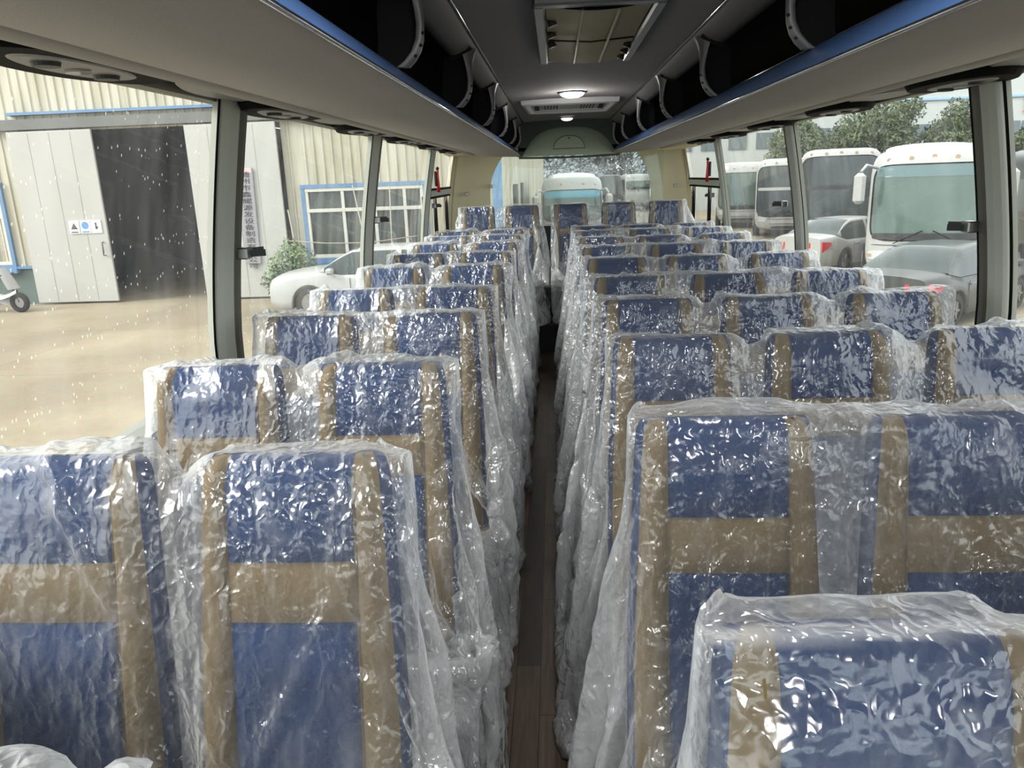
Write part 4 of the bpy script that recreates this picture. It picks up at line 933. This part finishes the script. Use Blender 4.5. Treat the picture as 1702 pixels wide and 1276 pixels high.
# ---------------------------------------------------------------- vehicles
def wheel(t, x, y, r, w=.2):
    o = MB(); n = 28; P = []
    for rr, yy in ((r*.62, -w/2), (r*.93, -w/2), (r, -w*.35), (r, w*.35), (r*.93, w/2), (r*.62, w/2)): P.append([(math.cos(2*math.pi*k/n)*rr, yy, math.sin(2*math.pi*k/n)*rr) for k in range(n+1)])
    o.grid(P); ty = o.build('wheel', 'tyre', t); ty.location = (x, y, r)
    m = MB(); s_ = 1 if y > 0 else -1
    m.disc((0, s_*w*.30, 0), r*.62, .03, 'Y', n=20)
    for k in range(6):
        a = k*math.pi/3; m.box((math.cos(a)*r*.33, s_*w*.40, math.sin(a)*r*.33), (r*.5, .03, r*.12), rot=Matrix.Rotation(-a, 3, 'Y'))
    m.v = m.v; m.build('rim', 'steel', ty)
def car(name, loc, yaw, paint, label, L=4.6, W=1.8, belt=.92, roof=1.43, hood=(.95, .78), deck=(1.0, .92), cab=(1.05, .35, -1.1, -1.75), wb=2.7, r=.32, gc=.2, suv=False):
    """nose towards local +X"""
    t = empty(name, loc, yaw, label=label, cat='car'); hl = L/2; hw = W/2
    xs = [-hl+L*i/92 for i in range(93)]
    wx_ = (wb/2+.05, -wb/2-.02)
    def topz(x):
        f = (x+hl)/L
        if x > cab[0]: q = (x-cab[0])/(hl-cab[0]); return hood[0]+(hood[1]-hood[0])*q**1.6-(.14 if q > .97 else .05*max(0, (q-.85)/.15))
        if x < cab[3]: q = (cab[3]-x)/(hl+cab[3]+1e-6); q = min(1, max(0, (cab[3]-x)/(hl-abs(cab[3]) if hl > abs(cab[3]) else 1))); return deck[0]+(deck[1]-deck[0])*q
        return belt+(hood[0]-belt)*max(0, (x-(cab[0]-.5))/.5)+(deck[0]-belt)*max(0, ((cab[3]+.5)-x)/.5)
    def half(x): q = abs(x)/hl; return hw*(1-.14*max(0, (q-.72)/.28)**2)
    def low(x):
        z = gc
        for c in wx_:
            d = abs(x-c)
            if d < r*1.16: z = max(z, r+math.sqrt((r*1.16)**2-d*d)-.02)
        if abs(x) > hl*.93: z = gc+.1*(abs(x)-hl*.93)/(hl*.07)
        return z
    P = []
    for x in xs:
        w = half(x); zt = topz(x); lo = low(x); e = max(0, (abs(x)-hl*.95)/(hl*.05)); s_ = x*(1-.0*e)
        sec = [(w*.55, gc+.02), (w*.93, max(gc, lo)), (w*.985, lo+.02), (w*1.0, max(lo+.03, .42)), (w*1.0, max(lo+.04, .58)), (w*.975, max(lo+.05, zt-.12)), (w*.93, zt-.035), (w*.84, zt), (w*.4, zt+.03), (0, zt+.035)]
        pts = [(s_, -a, b) for a, b in sec]+[(s_, a, b) for a, b in sec[::-1][1:]]
        P.append(pts)
    m = MB(); m.grid(P); n = len(P[0]); m.add(P[0], [tuple(range(n))]); m.add(P[-1], [tuple(range(n))[::-1]])
    m.build('car_body', paint, t)
    # greenhouse
    c0, c1, c2, c3 = cab; sts = []
    for q in range(9): sts.append(c3+(c2-c3)*q/8)
    piller = [c2+.02, (c1+c2)/2-.06, (c1+c2)/2+.06, c1-.02]
    mid = sorted(set([c2+(c1-c2)*q/12 for q in range(1, 12)]+piller)); sts += mid
    for q in range(9): sts.append(c1+(c0-c1)*q/8)
    sts = sorted(set(round(v, 4) for v in sts))
    def rz_(x):
        if x > c1: q = (x-c1)/(c0-c1); return roof-(roof-hood[0])*(q**1.35)
        if x < c2: q = (c2-x)/(c2-c3); return roof-.02-(roof-.02-deck[0])*(q**1.35)
        return roof-.02*abs((x-(c1+c2)/2)/((c1-c2)/2))**2
    G_ = []
    for x in sts:
        zr = max(rz_(x), topz(x)+.012); zb = topz(x)-.01; w = half(x)*.90; hgt = zr-zb; f = hgt/(roof-belt)
        G_.append([(x, -w, zb), (x, -(w-.07*f), zb+hgt*.55), (x, -(w-.15*f), zb+hgt*.9), (x, -(w-.22*f), zr-.005), (x, -w*.35, zr+.025*f), (x, w*.35, zr+.025*f), (x, w-.22*f, zr-.005), (x, w-.15*f, zb+hgt*.9), (x, w-.07*f, zb+hgt*.55), (x, w, zb)])
    def mf(i, j):
        x = (sts[i]+sts[min(i+1, len(sts)-1)])/2
        if j in (0, 1, 7, 8):
            if abs(x-(c1+c2)/2) < .06 or x > c1+(c0-c1)*.82 or x < c3+(c2-c3)*(.28 if not suv else .35): return 0
            if j in (2, 6): return 0
            return 1
        if j in (2, 6): return 0
        if x > c1+.03: return 1
        if x < c2-.04: return 1
        return 0
    MB().grid(G_, mf=mf).build('cabin', [paint, 'car_glass'], t)
    for c in wx_:
        for s_ in (-1, 1): wheel(t, c, s_*(hw-.12), r)
    for s_ in (-1, 1):
        MB().box((hl-.22, s_*(hw-.28), hood[1]-.10), (.30, .34, .12), bev=.05, rot=Matrix.Rotation(s_*-.35, 3, 'Z')).build('headlight', 'headlamp', t)
        q = MB(); yy = s_*(hw-.20)
        q.add([(-hl+.02-.03, s_*(hw-.52), .86), (-hl+.02-.03, s_*(hw-.50), .66), (-hl+.05, s_*(hw-.11), .60), (-hl+.05, s_*(hw-.10), .90), (-hl+.34, s_*(hw-.0), .80), (-hl+.30, s_*(hw-.0), .88)], [(0, 1, 2, 3), (3, 2, 4, 5)])
        q.build('tail_light', 'tail_red', t)
        q = MB(); q.box((c0-.28, s_*(hw+.06), belt+.08), (.16, .22, .14), bev=.04); q.build('side_mirror', paint, t)
        q = MB()
        for x in (c1+.15 if suv else c1+.1, (c1+c2)/2, c2-.1): q.tube([(x, s_*(half(x)*1.0+.001), .34), (x, s_*(half(x)*.985+.004), belt-.08)], .006, 0, 4)
        q.build('door_gap', 'seam', t)
        q = MB()
        for x in ((c1+c2)/2+.12, c2+.05): q.box((x, s_*(hw+.004), belt-.15), (.2, .03, .03), bev=.008)
        q.build('door_handle', 'silver_trim', t)
    MB().box((-hl-.01, 0, .62), (.03, .46, .13)).build('number_plate_recess', paint, t)
    MB().box((-hl+.02, 0, .34), (.1, W*.8, .14), bev=.03).build('rear_bumper', 'dark_plastic', t)
    MB().box((hl-.04, 0, .5), (.08, W*.5, .2), bev=.03).build('grille', 'dark_plastic', t)
    return t
car('white_car', (-4.15, 17.6, G), math.pi, 'car_white', 'white SUV parked side-on in front of the workshop window', L=4.7, W=1.85, belt=1.0, roof=1.54, hood=(1.07, .93), deck=(1.1, 1.02), cab=(1.15, .30, -1.6, -2.1), r=.36, gc=.24, suv=True)
car('grey_sedan', (7.7, 15.6, G), R(90-50), 'car_grey', 'grey sedan parked with its rear towards the bus, nearest car at right', roof=1.42, cab=(1.2, .45, -.85, -1.65), deck=(1.02, .96))
car('white_sedan', (8.8, 23.9, G), R(90-52), 'car_white', 'white sedan with red tail lights parked behind the seats at right', L=4.9, roof=1.45, cab=(1.25, .45, -.9, -1.75), deck=(1.05, 1.0))
def coach(loc, yaw, label, W=2.5, H=3.3, L=9.5, paint='car_white', ws='bus_windshield', wz=(1.15, 2.72), mirror=True, hump=.18, tint=False, split=False, chev=False, name='parked_bus', lights=True):
    """front faces local -Y, body runs to +Y"""
    t = empty(name, loc, yaw, label=label, cat='bus'); hw = W/2
    def fy(x, z):
        q = abs(x)/hw; return .30*q**3.2+.28*max(0, (z-1.1)/(H-1.1))**1.6+.05*max(0, .6-z)
    def sec(s_, y0):
        n = 36; pts = []
        for k in range(n+1):
            a = -math.pi/2+2*math.pi*k/n; c, s2 = math.cos(a), math.sin(a); e = 2/7.
            x = math.copysign(abs(c)**e, c)*hw*s_; z = .35+(H-.35)/2+math.copysign(abs(s2)**e, s2)*(H-.35)/2*s_
            pts.append((x, y0+fy(x, z)*1.0, z))
        return pts
    P = [sec(.05, 0), sec(.5, 0), sec(.82, .0), sec(.93, .02), sec(.98, .07), sec(1, .2)]+[[(x, y, z) for x, _, z in sec(1, 0)] for y in (.9, 3, 6, L-.2)]+[[(x, L, z) for x, _, z in sec(.95, 0)], [(x, L, z) for x, _, z in sec(.03, 0)]]
    MB().grid(P).build('bus_body', paint, t)
    def patch(x0, x1, z0, z1, d, k=9., nx=24, nz=14, px=None):
        Q = []
        for i in range(nx+1):
            u = -1+2*i/nx; row = []
            for j in range(nz+1):
                v = -1+2*j/nz
                # square to rounded-rectangle
                m_ = max(abs(u), abs(v)); e = (abs(u)**k+abs(v)**k)**(1/k) if m_ > 0 else 1; f = m_/e if e else 1
                x = (x0+x1)/2+(x1-x0)/2*u*f; z = (z0+z1)/2+(z1-z0)/2*v*f
                row.append((x, fy(x, z)-d, z))
            Q.append(row)
        return MB().grid(Q)
    patch(-hw*.955, hw*.955, wz[0]-.03, wz[1]+.03, .008, 8).build('windshield_gasket', 'black_rubber', t)
    w = patch(-hw*.925, hw*.925, wz[0], wz[1], .02, 8).build('windshield', ws, t)
    patch(-hw*.90, hw*.90, wz[0]+.01, wz[0]+.16, .024, 8).build('dash_band', 'dark_plastic', w)
    if tint: patch(-hw*.9, hw*.9, wz[1]-.27, wz[1]-.02, .026, 8).build('tint_band', tint if isinstance(tint, str) else 'windshield_tint', w)
    if split: patch(-hw*.92, hw*.92, wz[0]+(wz[1]-wz[0])*.52, wz[0]+(wz[1]-wz[0])*.58, .028, 20).build('divider_bar', 'car_white' if split == 2 else 'dark_plastic', w)
    for s_ in (-1, 1):
        x = s_*hw*.35; m = MB(); m.tube([(x+.25*s_, fy(x, wz[0])-.05, wz[0]-.08), (x-.35*s_, fy(x, wz[0]+.3)-.06, wz[0]+.22)], .012); m.build('wiper', 'black_rubber', t)
        if lights:
            patch(s_*hw*.60, s_*hw*.95, .70, .92, .015, 4, 10, 6).build('headlight', 'headlamp', t)
            patch(s_*hw*.88, s_*hw*.97, .76, .84, .022, 4, 6, 4).build('turn_signal', 'orange_lamp', t)
    patch(-hw*.5, hw*.5, .62, .64, .012).build('panel_line', 'seam', t)
    patch(-hw*.9, hw*.9, wz[0]-.13, wz[0]-.115, .012).build('panel_line', 'seam', t)
    patch(-hw*.45, hw*.45, .42, .54, .014, 6).build('lower_grille', 'dark_plastic', t)
    for k in range(5):
        x = -hw*.72+hw*1.44*k/4; z = wz[1]+(H-wz[1])*(.50-.16*abs(k-2)/2)
        m = MB().disc((x, fy(x, z)+.0+.03, z), .05, .05, 'Y', n=14); m.build('marker_lamp', 'orange_lamp', t)
    if hump:
        Q = []
        for i in range(13):
            y = .55+i*.22; Q.append([(hw*.80*math.cos(math.pi*j/14)*(1-.05*max(0, 3-i)), y, H-.06+hump*min(1, (i+.2)/3.)*math.sin(math.pi*j/14)**.6) for j in range(15)])
        MB().grid(Q).build('roof_pod', paint, t)
    if mirror:
        for s_ in (-1, 1):
            m = MB(); x = s_*hw; m.tube([(x*.9, .25, wz[1]-.05), (x*1.08, -.05, wz[1]+.03), (x*1.16, -.18, wz[1]-.12)], .035); m.build('mirror_arm', paint, t)
            MB().box((x*1.17, -.18, wz[1]-.50), (.26, .18, .72), bev=.08).build('side_mirror', paint, t)
    # side glazing and wheels
    for s_ in (-1, 1):
        g = MB(); g.box((s_*(hw+.003), L/2+.3, 1.95), (.02, L-1.6, .95), bev=.008); g.build('side_windows', 'car_glass', t)
        for y in (1.9, L-2.4):
            wq = MB().disc((s_*(hw-.08), y, .47), .47, .26, 'X', n=28).build('wheel', 'tyre', t)
            MB().disc((s_*(hw+.055), y, .47), .26, .03, 'X', n=20).build('rim', 'steel', wq)
    return t
def face(x, y, off=0): return math.atan2(-x, y)*-1*0+off
coach((8.70, 18.6, G), R(-22), 'white coach with a curved windscreen, nearest parked bus at right', W=2.62, H=3.26, L=4.3, tint='windshield_tint_soft', wz=(1.18, 2.9), hump=.2)
coach((9.65, 27.2, G), R(-18), 'white coach with a tall dark windscreen, second parked bus', W=2.62, H=3.5, L=5.2, ws='bus_windshield_dark', wz=(1.0, 3.24), mirror=False, split=1, hump=0)
coach((9.75, 33.6, G), R(-15), 'white coach with a pale bar across its windscreen, third bus', H=3.32, L=5, ws='bus_windshield_dark', wz=(.95, 3.0), mirror=False, split=2, hump=.0)
coach((9.45, 40.0, G), R(-12), 'most distant white parked coach in the right windows', H=3.25, L=6, wz=(1.0, 2.75), mirror=False, hump=.1)
coach((11.9, 17.3, G), R(-22), 'dark grey bus at the right edge of the view', H=3.2, L=7, paint='car_dark', wz=(1.25, 2.75), mirror=False, hump=0)
coach((.62, 28.3, G), R(0), 'white minibus right behind the rear window with a teal tinted windscreen', W=2.25, H=2.9, L=7, tint=True, wz=(1.35, 2.42), hump=.2)
coach((4.5, 64, G), R(0), 'distant dark navy bus seen through the rear window', W=1.9, H=2.85, L=6, paint='bus_navy', ws='bus_windshield_dark', mirror=False, hump=0)
coach((6.55, 62, G), R(0), 'distant white bus at the right of the rear window', W=1.95, H=2.85, L=6, ws='bus_windshield', wz=(1.7, 2.3), mirror=False, hump=0)
# marker triangle hung inside the nearest coach windscreen
# scooter at the far left
sc = empty('motor_scooter', (-14.6, 18.9, G), label='small scooter with a white fairing parked by the brick wall', cat='scooter')
for x in (.62, -.62):
    q = MB(); n = 24; PP = []
    for rr, yy in ((.14, -.05), (.23, -.05), (.26, -.02), (.26, .02), (.23, .05), (.14, .05)): PP.append([(math.cos(2*math.pi*k/n)*rr+x, yy, math.sin(2*math.pi*k/n)*rr+.26) for k in range(n+1)])
    q.grid(PP); wq = q.build('wheel', 'tyre', sc); MB().disc((x, 0, .26), .14, .04, 'Y').build('rim', 'steel', wq)
q = MB(); q.grid([[(x, w*c_, z+h_) for c_, h_ in ((-1, 0), (-.8, .08), (0, .11), (.8, .08), (1, 0), (0, -.16))] for x, w, z in ((-.8, .04, .62), (-.6, .15, .60), (-.2, .17, .55), (.0, .15, .42), (.25, .16, .36), (.45, .12, .42), (.6, .04, .5))]); q.build('scooter_body', 'car_white', sc)
MB().box((-.4, 0, .74), (.75, .24, .08), bev=.03).build('saddle', 'black_rubber', sc)
m = MB(); m.tube([(.62, 0, .26), (.5, 0, .6), (.40, 0, .98)], .025); m.tube([(.38, -.3, 1.0), (.4, 0, .96), (.38, .3, 1.0)], .016); m.build('handlebar', 'dark_steel', sc)
m = MB(); m.grid([[(.62-.25*v-.08*(abs(u)**2), u*.24*(1-.3*v*v), .62+.55*v) for v in [k/6 for k in range(7)]] for u in [k/4-1 for k in range(9)]]); m.build('front_fairing', 'car_white', sc)
m = MB(); m.tube([(-.78, -.1, .62), (-.95, -.1, .7), (-.95, .1, .7), (-.78, .1, .62)], .012); m.build('rear_rack', 'dark_steel', sc)
